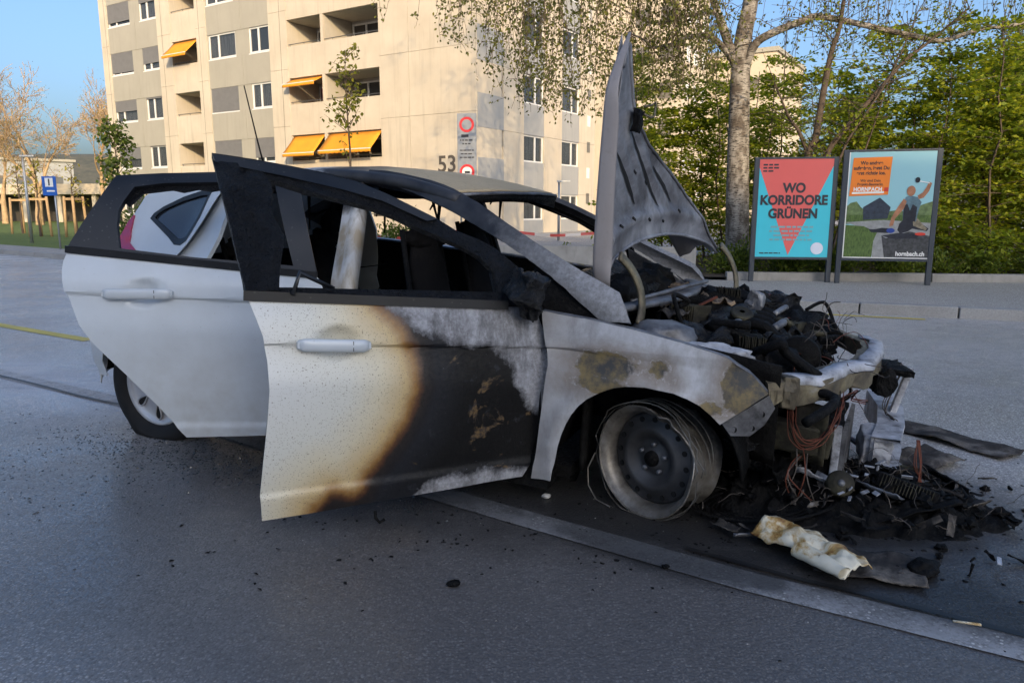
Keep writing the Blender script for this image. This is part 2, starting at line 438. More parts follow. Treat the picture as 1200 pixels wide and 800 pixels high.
t = NT('bark_birch'); P = t.coord(); n1 = t.noise(7, 5, .7, t.map(P, (1, 1, .55))); n2 = t.noise(26, 4, .7, t.map(P, (.4, .4, 2.2)))
c = t.mix(t.rng(n1, .42, .6), (.31, .285, .25), (.10, .08, .062)); c = t.mix(t.rng(n2, .52, .60), c, (.03, .026, .022)); t.fin(c, .85); t.bump(n1, .6, .02)

# ------------------------------------------------------------------ car finishes
def specks(t, scale, lo, hi, amount):
    v = t.n('ShaderNodeTexVoronoi'); t.l(t.coord(), v.inputs['Vector']); v.inputs['Scale'].default_value = scale
    s = t.xyz(v.outputs['Color'])
    return t.mth('MULTIPLY', t.mth('MULTIPLY', t.rng(s[0], lo, lo + .06), t.rng(v.outputs['Distance'], hi, hi * .55)), amount)
def ashcol(t, s=1.0):
    n = t.noise(5.5 * s, 7, .68, None, .6); n2 = t.noise(34 * s, 5, .7); n3 = t.noise(16 * s, 6, .7, t.map(t.coord(), (1, 1, .35)))
    c = t.ramp(n, [(.28, (.10, .09, .085)), (.42, (.25, .245, .255)), (.55, (.40, .41, .44)), (.72, (.50, .51, .54))])
    c = t.mix(t.rng(n2, .56, .76, 0, .55), c, (.12, .115, .115))
    c = t.mix(t.rng(n3, .58, .78, 0, .6), c, (.17, .145, .115))
    return c, n, n2

t = NT('paint_white'); n = t.noise(6, 5, .6)
c = t.mix(t.rng(n, .35, .75), (.54, .585, .63), (.49, .53, .57))
z = t.xyz()[2]
dirt = t.mth('MULTIPLY', t.rng(z, .75, .2), t.rng(t.noise(12, 6, .7), .35, .75, 0, .5)); c = t.mix(dirt, c, (.34, .32, .29))
c = t.mix(specks(t, 70, .93, .22, .35), c, (.30, .29, .27))
t.fin(c, t.rng(n, .3, .7, .30, .46), .05, coat=.35, coat_r=.12)

t = NT('paint_scorched')                         # front door: unburnt, browned, charred, ashed
nb = t.noise(9, 7, .66); nf = t.noise(60, 4, .7)
bv = t.mth('ADD', t.attr('burn'), t.mth('ADD', t.mth('MULTIPLY', t.mth('SUBTRACT', nb, .5), .055), t.mth('MULTIPLY', t.mth('SUBTRACT', nf, .5), .02)))
c = t.ramp(t.rng(bv, -.45, .2), [(.0, (.62, .63, .62)), (.30, (.60, .60, .55)), (.48, (.60, .54, .40)), (.60, (.50, .37, .19)), (.655, (.26, .135, .04)), (.69, (.075, .03, .012)), (.72, (.014, .010, .009)), (.80, (.014, .0155, .020)), (1, (.0055, .0055, .006))])
charm = t.rng(bv, .0, .02)
# flaked brown and grey islands inside the char
isl = t.mth('MULTIPLY', t.rng(t.noise(6.5, 6, .6, None, .8), .60, .64), t.rng(bv, .09, .14))
c = t.mix(isl, c, t.mix(t.rng(nf, .4, .6), (.13, .085, .04), (.035, .03, .03)))
sc = t.mth('MULTIPLY', t.rng(t.noise(15, 6, .75), .60, .7, 0, .5), t.rng(bv, .05, .12)); c = t.mix(sc, c, (.045, .05, .062))
sc = t.mth('MULTIPLY', t.rng(t.noise(90, 3, .7), .68, .74), t.rng(t.noise(4, 4, .6), .5, .62)); c = t.mix(t.mth('MULTIPLY', sc, t.rng(bv, .05, .12)), c, (.30, .32, .38))
c = t.mix(t.mth('MULTIPLY', specks(t, 190, .42, .33, .8), t.mth('MULTIPLY', t.rng(bv, -.52, -.25, .35, 1), t.rng(bv, 0, -.03))), c, (.16, .13, .09))
c = t.mix(t.mth('MULTIPLY', specks(t, 95, .80, .28, .75), t.rng(bv, 0, -.03)), c, (.14, .11, .08))
av = t.mth('ADD', t.attr('ash'), t.mth('ADD', t.mth('MULTIPLY', t.mth('SUBTRACT', nb, .5), .12), t.mth('MULTIPLY', t.mth('SUBTRACT', nf, .5), .04)))
ac, n_, n2_ = ashcol(t, 1.3)
ac = t.mix(t.rng(t.noise(75, 5, .75), .42, .66, 0, .6), t.mix(.5, ac, (.16, .165, .185)), (.46, .475, .52))
am = t.rng(av, -.012, .022)
stk = t.rng(t.noise(7, 6, .7, t.map(t.coord(), (1.6, 1.6, .45), (0, rad(38), 0))), .46, .66, 0, .8); ac = t.mix(stk, ac, (.06, .058, .06))
c = t.mix(am, c, ac)
t.fin(c, t.mix(am, t.mix(charm, (.33,) * 3, t.rng(nf, .3, .7, .30, .75)), (.85,) * 3), 0, coat=None)
t.put(t.b.inputs['Specular IOR Level'], t.rng(bv, 0, .05, .5, .22))
t.bump(t.mth('MULTIPLY', t.mth('ADD', nf, t.mth('MULTIPLY', nb, 2)), t.rng(bv, -.02, .1)), .35, .004)

t = NT('metal_ashed')                            # fenders, bare steel after the fire
c, n, n2 = ashcol(t)
sp = t.attr('spot'); nb = t.noise(11, 7, .7); nf = t.noise(48, 4, .7)
sv_ = t.mth('ADD', sp, t.mth('ADD', t.mth('MULTIPLY', t.mth('SUBTRACT', nb, .5), .07), t.mth('MULTIPLY', t.mth('SUBTRACT', nf, .5), .03)))
c = t.mix(.5, c, (.60, .62, .66))
c = t.mix(t.rng(sv_, -.065, -.008, 0, .75), c, (.20, .155, .11))
c = t.mix(t.mth('MULTIPLY', t.mth('MULTIPLY', t.rng(sv_, -.010, -.005), t.rng(sv_, .002, -.003)), t.rng(nf, .45, .65, 0, .55)), c, (.56, .57, .60))
stk = t.rng(t.noise(6, 6, .7, t.map(t.coord(), (1.4, 1.4, .5))), .50, .74, 0, .6); c = t.mix(stk, c, (.14, .125, .115))
xx = t.xyz()[0]; c = t.mix(t.rng(t.mth('ADD', xx, t.mth('MULTIPLY', nb, .25)), -.20, -.42, 0, .6), c, (.19, .175, .165))
c = t.mix(t.rng(sv_, -.004, .006), c, t.mix(t.rng(nb, .42, .62), (.055, .056, .058), (.21, .16, .075)))
t.fin(c, .72, .1); t.bump(t.mth('ADD', nf, t.mth('MULTIPLY', t.rng(sv_, -.004, .004), -2)), .25, .003)

t = NT('metal_hood'); n = t.noise(3.2, 7, .66, None, .7); nf = t.noise(40, 5, .7); st = t.noise(9, 6, .7, t.map(t.coord(), (1, 3.0, .35)))
c = t.ramp(n, [(.28, (.05, .048, .05)), (.40, (.13, .13, .145)), (.54, (.25, .255, .28)), (.72, (.40, .41, .44))])
c = t.mix(t.rng(st, .5, .75, 0, .6), c, (.05, .05, .055)); c = t.mix(t.rng(nf, .56, .74, 0, .45), c, (.33, .34, .37))
t.fin(c, .55, .35); t.bump(t.mth('ADD', nf, t.mth('MULTIPLY', n, 2)), .3, .006)
t = NT('metal_hood_skin'); n = t.noise(4, 6, .6, t.map(t.coord(), (1, 1, .3)))
c = t.mix(t.rng(n, .3, .7), (.22, .20, .20), (.31, .295, .30)); c = t.mix(t.rng(t.noise(30, 5, .7), .55, .8, 0, .5), c, (.16, .14, .13)); t.fin(c, .6, .25); t.bump(t.noise(60, 4, .7), .15, .003)

t = NT('pillar_scorched')                        # black at the roof, greying towards the bonnet
x = t.xyz()[0]; n = t.noise(7, 6, .66); nf = t.noise(60, 4, .7)
f = t.mth('ADD', x, t.mth('MULTIPLY', t.mth('SUBTRACT', n, .5), .55))
dk = t.mix(t.rng(n, .3, .7), (.010, .010, .012), (.05, .052, .06)); gr = t.mix(t.rng(nf, .35, .65), (.20, .195, .195), (.33, .33, .34))
c = t.mix(t.rng(f, -.85, -.40), dk, gr)
c = t.mix(t.mth('MULTIPLY', t.rng(f, -1.75, -1.95), 1.0), c, (.55, .57, .60))
t.fin(c, t.rng(n, .3, .7, .4, .7), .15); t.bump(nf, .2, .003)

t = NT('roof_scorched'); x = t.xyz()[0]; n = t.noise(5, 7, .68); nf = t.noise(70, 4, .7)
f = t.mth('ADD', x, t.mth('MULTIPLY', t.mth('SUBTRACT', n, .5), .3))
kh = t.mix(t.rng(n, .3, .7), (.41, .315, .185), (.49, .385, .24)); kh = t.mix(t.rng(nf, .55, .75, 0, .5), kh, (.10, .08, .06))
c = t.ramp(t.rng(f, -2.6, -1.0), [(0, (.55, .56, .58)), (.40, (.50, .50, .50)), (.47, (.15, .12, .08)), (.52, (.03, .027, .025)), (.60, (.12, .10, .075)), (.66, (.41, .32, .19)), (1, (.45, .35, .215))])
c = t.mix(t.rng(f, -1.55, -1.4), c, kh)
t.fin(c, .7); t.bump(nf, .2, .003)

t = NT('pillar_b'); p = t.xyz(); n = t.noise(8, 6, .6, t.map(t.coord(), (1.5, 1.5, .3))); 
c = t.mix(t.rng(t.mth('ADD', n, t.mth('MULTIPLY', p[0], 0)), .45, .62), (.56, .55, .53), (.33, .27, .19))
c = t.mix(t.rng(t.mth('ADD', p[2], t.mth('MULTIPLY', n, .25)), 1.36, 1.44), c, (.035, .028, .022)); t.fin(c, .5)

t = NT('char'); n = t.noise(8, 6, .7); nf = t.noise(55, 5, .75)
c = t.mix(t.rng(n, .35, .7), (.0018, .0018, .002), (.008, .0078, .008)); c = t.mix(t.rng(nf, .64, .8, 0, .35), c, (.06, .06, .065)); c = t.mix(t.rng(t.noise(3.3, 5, .7), .62, .75, 0, .5), c, (.02, .014, .010))
t.fin(c, t.rng(nf, .3, .7, .35, .9), 0, .16); t.bump(t.mth('ADD', nf, t.mth('MULTIPLY', n, 2)), .7, .012)
t = NT('char_glossy'); n = t.noise(14, 6, .7); nf = t.noise(70, 4, .7)
c = t.mix(t.rng(n, .3, .7), (.0025, .0025, .003), (.010, .0105, .013)); t.fin(c, t.rng(n, .3, .7, .10, .45), .1); t.bump(t.mth('ADD', t.mth('MULTIPLY', n, 3), nf), .8, .02)
t = NT('soot_cloth'); n = t.noise(5, 6, .7); c = t.mix(t.rng(n, .35, .7), (.004, .004, .005), (.012, .0115, .012)); c = t.mix(t.rng(t.noise(22, 6, .7), .64, .8, 0, .3), c, (.07, .065, .06)); t.fin(c, .9); t.bump(t.noise(40, 5, .75), .6, .01)
t = NT('trim_black'); n = t.noise(5, 5, .6)
c = t.mix(t.rng(n, .3, .7), (.008, .0085, .010), (.016, .017, .020)); c = t.mix(specks(t, 60, .75, .28, .5), c, (.09, .085, .08)); t.fin(c, t.rng(n, .3, .7, .28, .5)); t.bump(t.noise(300, 2, .5), .06, .001)
t = NT('trim_melted'); n = t.noise(13, 6, .7, t.map(t.coord(), (1, 1, .45))); nf = t.noise(45, 4, .7)
c = t.mix(t.rng(n, .3, .7), (.003, .003, .004), (.012, .0125, .015)); t.fin(c, t.rng(nf, .3, .7, .22, .6)); t.bump(t.mth('ADD', t.mth('MULTIPLY', n, 3), nf), 1.0, .03)
t = NT('steel_burnt'); n = t.noise(6, 6, .7); nf = t.noise(40, 5, .7)
c = t.ramp(n, [(.3, (.03, .028, .026)), (.48, (.13, .11, .075)), (.62, (.23, .20, .13)), (.8, (.34, .34, .33))]); c = t.mix(t.rng(nf, .55, .75, 0, .7), c, (.035, .03, .027)); t.fin(c, .6, .35); t.bump(nf, .4, .006)
t = NT('steel_burnt_shaded'); n = t.noise(6, 6, .7); nf = t.noise(40, 5, .7)  # darkened copy of the burnt steel, shade on the near rail put into its colour
c = t.ramp(n, [(.3, (.010, .009, .009)), (.5, (.035, .032, .022)), (.66, (.085, .078, .05)), (.82, (.14, .13, .10))]); c = t.mix(t.rng(nf, .52, .72, 0, .8), c, (.012, .011, .011)); t.fin(c, .65, .25); t.bump(nf, .5, .008)
t = NT('steel_grey'); n = t.noise(7, 6, .7); c = t.ramp(n, [(.3, (.04, .04, .045)), (.5, (.15, .155, .17)), (.75, (.32, .335, .36))]); t.fin(c, .5, .45); t.bump(t.noise(50, 5, .7), .3, .005)
t = NT('steel_rim'); n = t.noise(5, 6, .65); nf = t.noise(40, 5, .7)
c = t.mix(t.rng(n, .3, .7), (.03, .029, .029), (.10, .10, .105)); c = t.mix(t.rng(nf, .56, .75, 0, .6), c, (.045, .035, .028)); t.fin(c, .5, .5); t.bump(nf, .25, .004)
t = NT('steel_rim_edge'); n = t.noise(9, 6, .7); c = t.ramp(n, [(.3, (.05, .045, .04)), (.5, (.20, .185, .165)), (.75, (.34, .335, .33))]); t.fin(c, .45, .55); t.bump(t.noise(50, 4, .7), .3, .004)
t = NT('white_ash_plastic'); n = t.noise(9, 6, .7); c = t.ramp(n, [(.32, (.05, .045, .045)), (.46, (.30, .31, .34)), (.62, (.50, .52, .57)), (.8, (.58, .60, .64))]); t.fin(c, .55); t.bump(t.noise(30, 5, .7), .3, .006)
t = NT('bumper_scorched'); n = t.noise(6.5, 7, .68, None, .5); nf = t.noise(38, 4, .7)
c = t.ramp(n, [(.27, (.012, .009, .007)), (.36, (.16, .06, .015)), (.42, (.42, .27, .09)), (.50, (.66, .61, .47)), (.75, (.70, .67, .56))]); c = t.mix(t.rng(nf, .63, .72, 0, .8), c, (.13, .07, .03)); t.fin(c, .4, coat=.2); t.bump(nf, .2, .004)
t = NT('ash_sheet'); n = t.noise(6, 7, .7); nf = t.noise(32, 5, .7); c = t.ramp(n, [(.3, (.012, .012, .013)), (.5, (.045, .04, .037)), (.62, (.14, .125, .11)), (.8, (.30, .29, .28))]); c = t.mix(t.rng(nf, .55, .7, 0, .6), c, (.02, .02, .02)); t.fin(c, .85); t.bump(nf, .6, .01)
t = NT('ash_tan'); n = t.noise(14, 6, .7, t.map(t.coord(), (.4, 2, 2))); c = t.ramp(n, [(.3, (.02, .016, .013)), (.48, (.11, .075, .045)), (.6, (.28, .20, .12)), (.78, (.42, .34, .25))]); t.fin(c, .7); t.bump(n, .6, .012)
simple('copper_wire', (.13, .035, .018), .55, metal=.35, var=.35, scale=20)
simple('wire_grey', (.10, .085, .075), .6, metal=.3, var=.4, scale=20)
simple('alloy_silver', (.50, .50, .52), .35, metal=.45, var=.06)
simple('tyre_rubber', (.012, .012, .013), .75, var=.3, scale=8, bump=.3)
simple('hole_black', (.004, .004, .004), .9)
t = NT('tail_lamp_red'); t.fin(t.mix(t.rng(t.noise(9, 4, .6), .35, .65), (.42, .02, .05), (.30, .03, .10)), .12, coat=.6)
t = NT('quarter_glass'); t.fin((.02, .025, .035), .06, spec=.9, coat=.5)

for k_, v_ in (('soot_cloth', .12), ('trim_melted', .35), ('ash_sheet', .25), ('steel_burnt_shaded', .3), ('tyre_rubber', .3)): M[k_].node_tree.nodes['Principled BSDF'].inputs['Specular IOR Level'].default_value = v_
# ================================================================== setting
def sheet(name, pts, z, mat, kind='structure'):
    polys = [[Vector((p[0], p[1], 0)) for p in pts]]
    tr = tessellate_polygon(polys)
    o = obj(name, [(p[0], p[1], z) for p in pts], [tuple(t) for t in tr], mat)
    bm = bmesh.new(); bm.from_mesh(o.data); bmesh.ops.recalc_face_normals(bm, faces=bm.faces)
    if bm.faces[:] and bm.faces[:][0].normal.z < 0: bmesh.ops.reverse_faces(bm, faces=bm.faces)
    bm.to_mesh(o.data); bm.free()
    return tag(o, kind=kind)
KERB = [(40, -5.2), (14, 4.75), (5.49, 7.88), (3.42, 8.70), (0, 10.35), (-6, 14.2), (-13, 19.4), (-32, 33), (-60, 53)]
BACK = [(44, 7.4), (14, 10.3), (7.57, 10.9), (3.27, 11.35), (-2, 13.0), (-7.5, 16.8), (-14.5, 21.9), (-33, 35.2), (-61, 55)]
sheet('ground', [(-900, -900), (900, -900), (900, 900), (-900, 900)], -.03, 'terrain')
sheet('road', [(60, -60)] + KERB + [(-90, -60)], 0, 'asphalt')
pav = sheet('pavement', KERB + BACK[::-1], .115, 'pavement')
sheet('lawn', [(-7.5, 16.8), (-14.5, 21.9), (-33, 35.2), (-61, 55), (-120, 140), (-20, 140), (-22, 60), (-23.5, 45), (-6, 28)], .10, 'grass')
sheet('forecourt', [(-2, 13.0), (-7.5, 16.8), (-6, 28), (-23.5, 45), (30, 70), (30, 28), (3, 14)], .09, 'pavement')
sheet('planting_bed', [(3, 11.4), (7.57, 10.95), (14, 10.35), (44, 7.45), (60, 40), (20, 28), (3.2, 16)], .16, 'soil')
def resample(poly, step):
    out = []; carry = 0
    for a, b in zip(poly[:-1], poly[1:]):
        a = Vector(a); b = Vector(b); L = (b - a).length; s = carry
        while s < L:
            out.append((a + (b - a) * (s / L), math.atan2((b - a).y, (b - a).x))); s += step
        carry = s - L
    return out
me_k = MB().box((0, .075, .04), (.985, .15, .17)).build('kerb_stone', 'kerb_granite', pav, bevel=.012)
first = True; random.seed(3)
for i, (p, a) in enumerate(resample(KERB, 1.0)):
    if p.x > 16 or p.x < -34: continue
    o = me_k if first else me_k.copy()
    if not first: COL.objects.link(o)
    first = False
    o.location = (p.x, p.y, random.uniform(-.006, .004)); o.rotation_euler = (0, 0, a + math.pi)
    nrm = Vector((-math.sin(a + math.pi), math.cos(a + math.pi)))
    o.location.x -= nrm.x * .15 * 0; o.location.y -= nrm.y * 0
# low edging wall in front of the hedge, concrete planter wall further left
lw = empty('edging_wall', (3.3, 11.35, .115)); tag(lw, 'low concrete edging wall along the pavement below the hedge', 'wall')
wb = None
for p, a in resample([(3.3, 11.36), (7.57, 10.93), (14, 10.33), (20, 9.75)], 1.5):
    o = MB().box((.745, .08, .05), (1.485, .16, .14)).build('stone', 'wall_concrete', lw, bevel=.01) if wb is None else wb.copy()
    if wb: COL.objects.link(o)
    wb = o
    o.location = (p.x - 3.3, p.y - 11.35, random.uniform(-.006, .006)); o.rotation_euler = (0, 0, a)
pw_ = empty('planter_wall', (2.9, 11.7, .1)); tag(pw_, 'knee-high grey concrete planter wall across the street behind the car', 'wall')
wb = None
for p, a in resample([(2.9, 11.7), (0, 12.35), (-2.2, 13.3), (-4.6, 14.9)], 1.6):
    o = MB().box((.8, .1, .24), (1.588, .2, .54)).build('concrete_block', 'wall_concrete', pw_, bevel=.012) if wb is None else wb.copy()
    if wb: COL.objects.link(o)
    wb = o
    o.location = (p.x - 2.9, p.y - 11.7, random.uniform(-.004, .004)); o.rotation_euler = (0, 0, a)
# road markings
def strip(name, pts, w, z, mat):
    v = []; f = []
    for i, p in enumerate(pts):
        p = Vector(p); t = (Vector(pts[min(i + 1, len(pts) - 1)]) - Vector(pts[max(i - 1, 0)])).normalized(); n = Vector((-t.y, t.x))
        v += [(*(p + n * w / 2), z), (*(p - n * w / 2), z)]
        if i: b = 2 * i; f.append((b - 2, b - 1, b + 1, b))
    o = obj(name, v, f, mat); tag(o, kind='structure'); return o
strip('lane_marking', [(-30, 23.2), (-8, 8.25), (-3.77, 5.32), (-2.48, 4.53), (0, 2.77), (.78, 2.23), (1.415, 1.86), (4, .1)], .135, .004, 'line_white')
strip('yellow_marking', [(-9, 10.0), (-5.35, 7.63), (-3.9, 6.72)], .12, .004, 'line_yellow')
strip('yellow_marking', [(3.0, 8.70), (3.58, 8.42), (4.53, 8.02)], .10, .004, 'line_yellow')
simple('tar_seal', (.012, .012, .013), .45, var=.3, scale=8)
strip('tar_seam', smooth_poly([(-4.5, 5.72), (-3.3, 4.98), (-2.75, 4.62), (-2.35, 4.40)], 5), .022, .0085, 'tar_seal')
strip('tar_seam', smooth_poly([(.62, 2.47), (.95, 2.24), (1.25, 2.06), (2.4, 1.28)], 5), .022, .0085, 'tar_seal')
# hill on the horizon
hv = []; hf = []
for i in range(41):
    a = rad(150 - i * 3.2); r = 520
    zt = 32 + 16 * noise.noise(Vector((i * .21, 3, 1))) + 14 * math.exp(-((i - 8) / 9) ** 2)
    hv += [(r * math.cos(a), r * math.sin(a), -2), (r * 1.18 * math.cos(a), r * 1.18 * math.sin(a), zt * .8), (r * 1.4 * math.cos(a), r * 1.4 * math.sin(a), zt)]
    if i:
        b = 3 * i; hf += [(b - 3, b, b + 1, b - 2), (b - 2, b + 1, b + 2, b - 1)]
tag(obj('hill', hv, hf, 'hill_wood', smooth=True), kind='structure')

# ================================================================== apartment building
BR = rad(-32.2)
bld = empty('apartment_building', (-1.404, 30, 0), (0, 0, BR)); tag(bld, 'beige apartment building with grey window bays, balconies and the number 53', 'building')
def rb(name, x0, x1, y0, y1, z0, z1, mat, parent):
    return MB().box(((x0 + x1) / 2, (y0 + y1) / 2, (z0 + z1) / 2), (x1 - x0, y1 - y0, z1 - z0)).build(name, mat, parent)
FH = 2.525; ZB = 3.38; ZT = 4.53; NF = range(-1, 5); TOP = 16.4
def zb(k): return ZB + FH * k
def zt(k): return ZT + FH * k
rb('core', -25.35, -1.85, 1.85, 10.4, 0, TOP, 'balcony_inner', bld)
rb('roof', -25.6, .2, -.2, 10.7, TOP + .003, TOP + .35, 'panel_grey', bld)
# full-height beige pillars, one cast panel per storey
def stacked(x0, x1, y0, y1, mat='plaster_beige'):
    zs = [0, 2.42] + [4.94 + FH * k for k in range(0, 5)]; zs[-1] = TOP
    for a, b in zip(zs[:-1], zs[1:]):
        rb('wall_panel', x0, x1, y0, y1, a + .012, b, mat, bld)
for x0, x1 in [(-25.4, -24.72), (-20.2, -19.05), (-17.0, -16.22), (-11.66, -10.46)]: stacked(x0, x1, 0, 1.84)
stacked(-4.93, -3.34, 0, 1.84); stacked(-3.325, -.0, 0, 1.84)
for xj in (-24.9, -19.8, -16.75, -10.9): rb('wall_joint', xj - .012, xj + .012, -.004, .02, .1, TOP - .1, 'joint_dark', bld)
def window(x0, x1, z0, z1, face, shutter=0., cur='curtain', split=.45):
    """face 'L': in plane y=.10 ; face 'R': in plane x=-.10 (x0,x1 measured along y)"""
    def tr(mb):
        if face == 'R':                            # (a, depth, z) -> x=-depth, y=a
            mb.v = [(-p[1], p[0], p[2]) for p in mb.v]
        return mb
    y = .10 if face == 'L' else .09
    fw = .07; m = MB(); xm = x0 + (x1 - x0) * split
    for (a, b, c, d) in [(x0, x1, z0, z0 + fw), (x0, x1, z1 - fw, z1), (x0, x0 + fw, z0 + fw, z1 - fw), (x1 - fw, x1, z0 + fw, z1 - fw), (xm - .045, xm + .045, z0 + fw, z1 - fw)]:
        m.box(((a + b) / 2, y + .04, (c + d) / 2), (b - a, .08, d - c))
    w = tr(m).build('window', 'frame_white', bld)
    for a, b in ((x0 + fw, xm - .045), (xm + .045, x1 - fw)):
        tr(MB().box(((a + b) / 2, y + .045, (z0 + z1) / 2), (b - a - .004, .012, z1 - z0 - 2 * fw - .004))).build('pane', 'window_glass', w)
    tr(MB().grid(26, 1, lambda u, v: (x0 + .03 + (x1 - x0 - .06) * u, y + .13 + .018 * math.sin(u * 60 + x0), z0 + .02 + (z1 - z0 - .04) * v))).build('curtain', cur, w, True)
    tr(MB().box(((x0 + x1) / 2, y - .015, z0 - .03), (x1 - x0 + .06, .10, .045))).build('sill', 'frame_white', w)
    if shutter:
        n = max(2, int((z1 - z0) * shutter / .06)); h = (z1 - z0) * shutter; m = MB()
        for i in range(n):
            zc = z1 - h * (i + .5) / n; m.box(((x0 + x1) / 2, y - .02 - .008, zc), (x1 - x0 - .01, .022, h / n - .012))
        m.box(((x0 + x1) / 2, y - .012, z1 - h / 2), (x1 - x0 - .02, .01, h))
        tag(tr(m).build('shutter', 'shutter_grey', w), 'closed grey roller shutter' if shutter > .9 else 'partly lowered grey roller shutter')
def bay(x0, x1, wins):
    """recessed grey bay with windows: wins = [(xa, xb, {floor: (shutter, curtain)})]"""
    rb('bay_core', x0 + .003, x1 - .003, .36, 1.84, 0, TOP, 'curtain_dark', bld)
    for k in NF:
        lo = zb(k); hi = zt(k); below = zt(k - 1) if k > -1 else 0
        xm = (x0 + x1) / 2 + .3
        rb('spandrel_panel', x0, xm - .008, .04, .35, below, lo, 'panel_grey', bld); rb('spandrel_panel', xm + .008, x1, .04, .35, below, lo, 'panel_grey', bld)
        edges = [x0] + [e for w in wins for e in (w[0], w[1])] + [x1]
        for a, b in zip(edges[0::2], edges[1::2]):
            if b - a > .03: rb('mullion_panel', a, b, .06, .35, lo, hi, 'panel_grey', bld)
        for a, b, spec in wins:
            s, c = spec.get(k, (0, 'curtain')); window(a, b, lo, hi, 'L', s, c, .45 if b - a < 1.7 else .36)
    rb('spandrel_panel', x0, x1, .04, .35, zt(4), TOP, 'panel_grey', bld)
bay(-24.72, -20.2, [(-24.68, -22.64, {3: (.82, 'curtain'), 2: (.90, 'curtain'), 1: (.50, 'curtain'), 0: (.55, 'curtain'), 4: (.3, 'curtain')}), (-21.72, -20.3, {3: (.25, 'curtain'), 2: (.70, 'curtain'), 1: (.08, 'curtain'), 0: (.04, 'curtain')})])
bay(-16.22, -11.66, [(-16.15, -14.1, {3: (.45, 'curtain'), 2: (0, 'curtain'), 1: (1.0, 'curtain'), 0: (.97, 'curtain')}), (-13.12, -11.72, {3: (.3, 'curtain'), 2: (0, 'curtain_dark'), 1: (0, 'curtain'), 0: (.80, 'curtain')})])
def balcony(x0, x1, div=None, awn={}, doors=()):
    for k in NF:
        lo = zb(k); hi = zt(k); below = zt(k - 1) if k > -1 else 0
        rb('balcony_parapet', x0 + .002, x1 - .002, .02, .16, below, lo, 'plaster_beige', bld)
        rb('balcony_slab', x0 + .002, x1 - .002, .161, 1.84, hi - .02, hi + .2, 'balcony_inner', bld)
        m = MB().tube([(x0, .09, lo + .10), (x1, .09, lo + .10)], .018, 6)
        for i in range(int((x1 - x0) / .9) + 1): m.tube([(x0 + .1 + i * .9, .09, lo - .02), (x0 + .1 + i * .9, .09, lo + .10)], .012, 5)
        m.build('balcony_rail', 'rail_metal', bld)
        cells = [(x0, x1)] if div is None else [(x0, div - .08), (div + .08, x1)]
        if div is not None: rb('balcony_divider', div - .08, div + .08, .165, 1.84, below + .2, hi - .021, 'balcony_inner', bld)
        if div is not None: rb('balcony_post', div - .08, div + .08, .02, .16, lo + .001, hi + .001, 'plaster_beige', bld)
        for j, (a, b) in enumerate(cells):
            dx0 = a + .12; bb_ = b; b = max(b - 1.25, dx0 + .9); m = MB()
            zf = below + .22
            for q0, q1, q2, q3 in [(dx0, dx0 + .07, zf, hi - .15), (b - .28, b - .21, zf, hi - .15), (dx0 + .07, b - .28, hi - .22, hi - .15), ((dx0 + b) / 2 - .15, (dx0 + b) / 2 - .07, zf, hi - .22)]:
                m.box(((q0 + q1) / 2, 1.80, (q2 + q3) / 2), (q1 - q0, .09, q3 - q2))
            w = m.build('balcony_door', 'frame_white', bld)
            MB().box(((dx0 + b - .21) / 2, 1.83, (zf + hi - .15) / 2), (b - .3 - dx0, .015, hi - .2 - zf)).build('pane', 'curtain_red' if (k == 1 and j == 0 and div) else 'curtain_dark', w)
            b = bb_
            if (k, j) in awn:
                drop, out = awn[(k, j)]
                m = MB().grid(8, 4, lambda u, v: (a + .05 + (b - a - .1) * u, .10 - out * v, hi - .06 - drop * v - .02 * math.sin(v * 3.1)))
                m.grid(24, 1, lambda u, v: (a + .05 + (b - a - .1) * u, .10 - out - .004, hi - .06 - drop - v * (.13 + .015 * math.sin(u * 70))))
                w = m.build('awning', 'awning_orange', bld, True, solid=.008)
                MB().tube([(a + .05, .10 - out, hi - .05 - drop), (b - .05, .10 - out, hi - .05 - drop)], .022, 6).build('awning_bar', 'frame_white', w)
    rb('balcony_parapet', x0 + .002, x1 - .002, .02, .16, zt(4), TOP, 'plaster_beige', bld)
balcony(-19.05, -17.0, None, {(2, 0): (.72, .75)})
balcony(-10.46, -4.93, -8.25, {(0, 0): (.82, .75), (0, 1): (.78, .75), (1, 0): (.28, .55)})
# right-hand face
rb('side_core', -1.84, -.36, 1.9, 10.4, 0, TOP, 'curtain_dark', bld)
def yb(name, y0, y1, x0, x1, z0, z1, mat): return rb(name, x0, x1, y0, y1, z0, z1, mat, bld)
RW = [(.12 + 1.75, 1.98 + 1.75)]
cols = [(.10, 1.98), (3.6, 5.38), (7.04, 8.86)]
zs = [0, 1.85] + [4.36 + FH * k for k in range(0, 5)]; zs[-1] = TOP
ed = [0] + [e for c in cols for e in c] + [9.55]
for a, b in zip(ed[0::2], ed[1::2]):
    if b - a < .3:
        continue
    for z0, z1 in zip(zs[:-1], zs[1:]): yb('wall_panel', max(a, 1.845) if a < 1 else a, b, -.35, 0, z0 + .012, z1, 'plaster_beige')
for (a, b), sh in zip(cols, ({0: .55, 1: 1.0, 2: .3}, {2: .1}, {})):
    for k in NF:
        lo = 3.2 + FH * k + (0 if k < 1 else -.06); hi = 4.36 + FH * k + (0 if k < 1 else -.02)
        below = 4.36 + FH * (k - 1) if k > -1 else 0
        xa = .004 if a < 1 else 0                    # first column stands just proud of the solid corner
        window(a, b, lo, hi, 'R' if a > 1 else 'R', sh.get(k, 0), 'curtain', .62)
        yb('spandrel_panel', a, b, -.35 if a > 1 else -.04, -.02 if a > 1 else .012, below, lo, 'panel_bluegrey')
    yb('spandrel_panel', a, b, -.35 if a > 1 else -.04, -.02 if a > 1 else .012, 4.36 + FH * 4, TOP, 'panel_bluegrey')
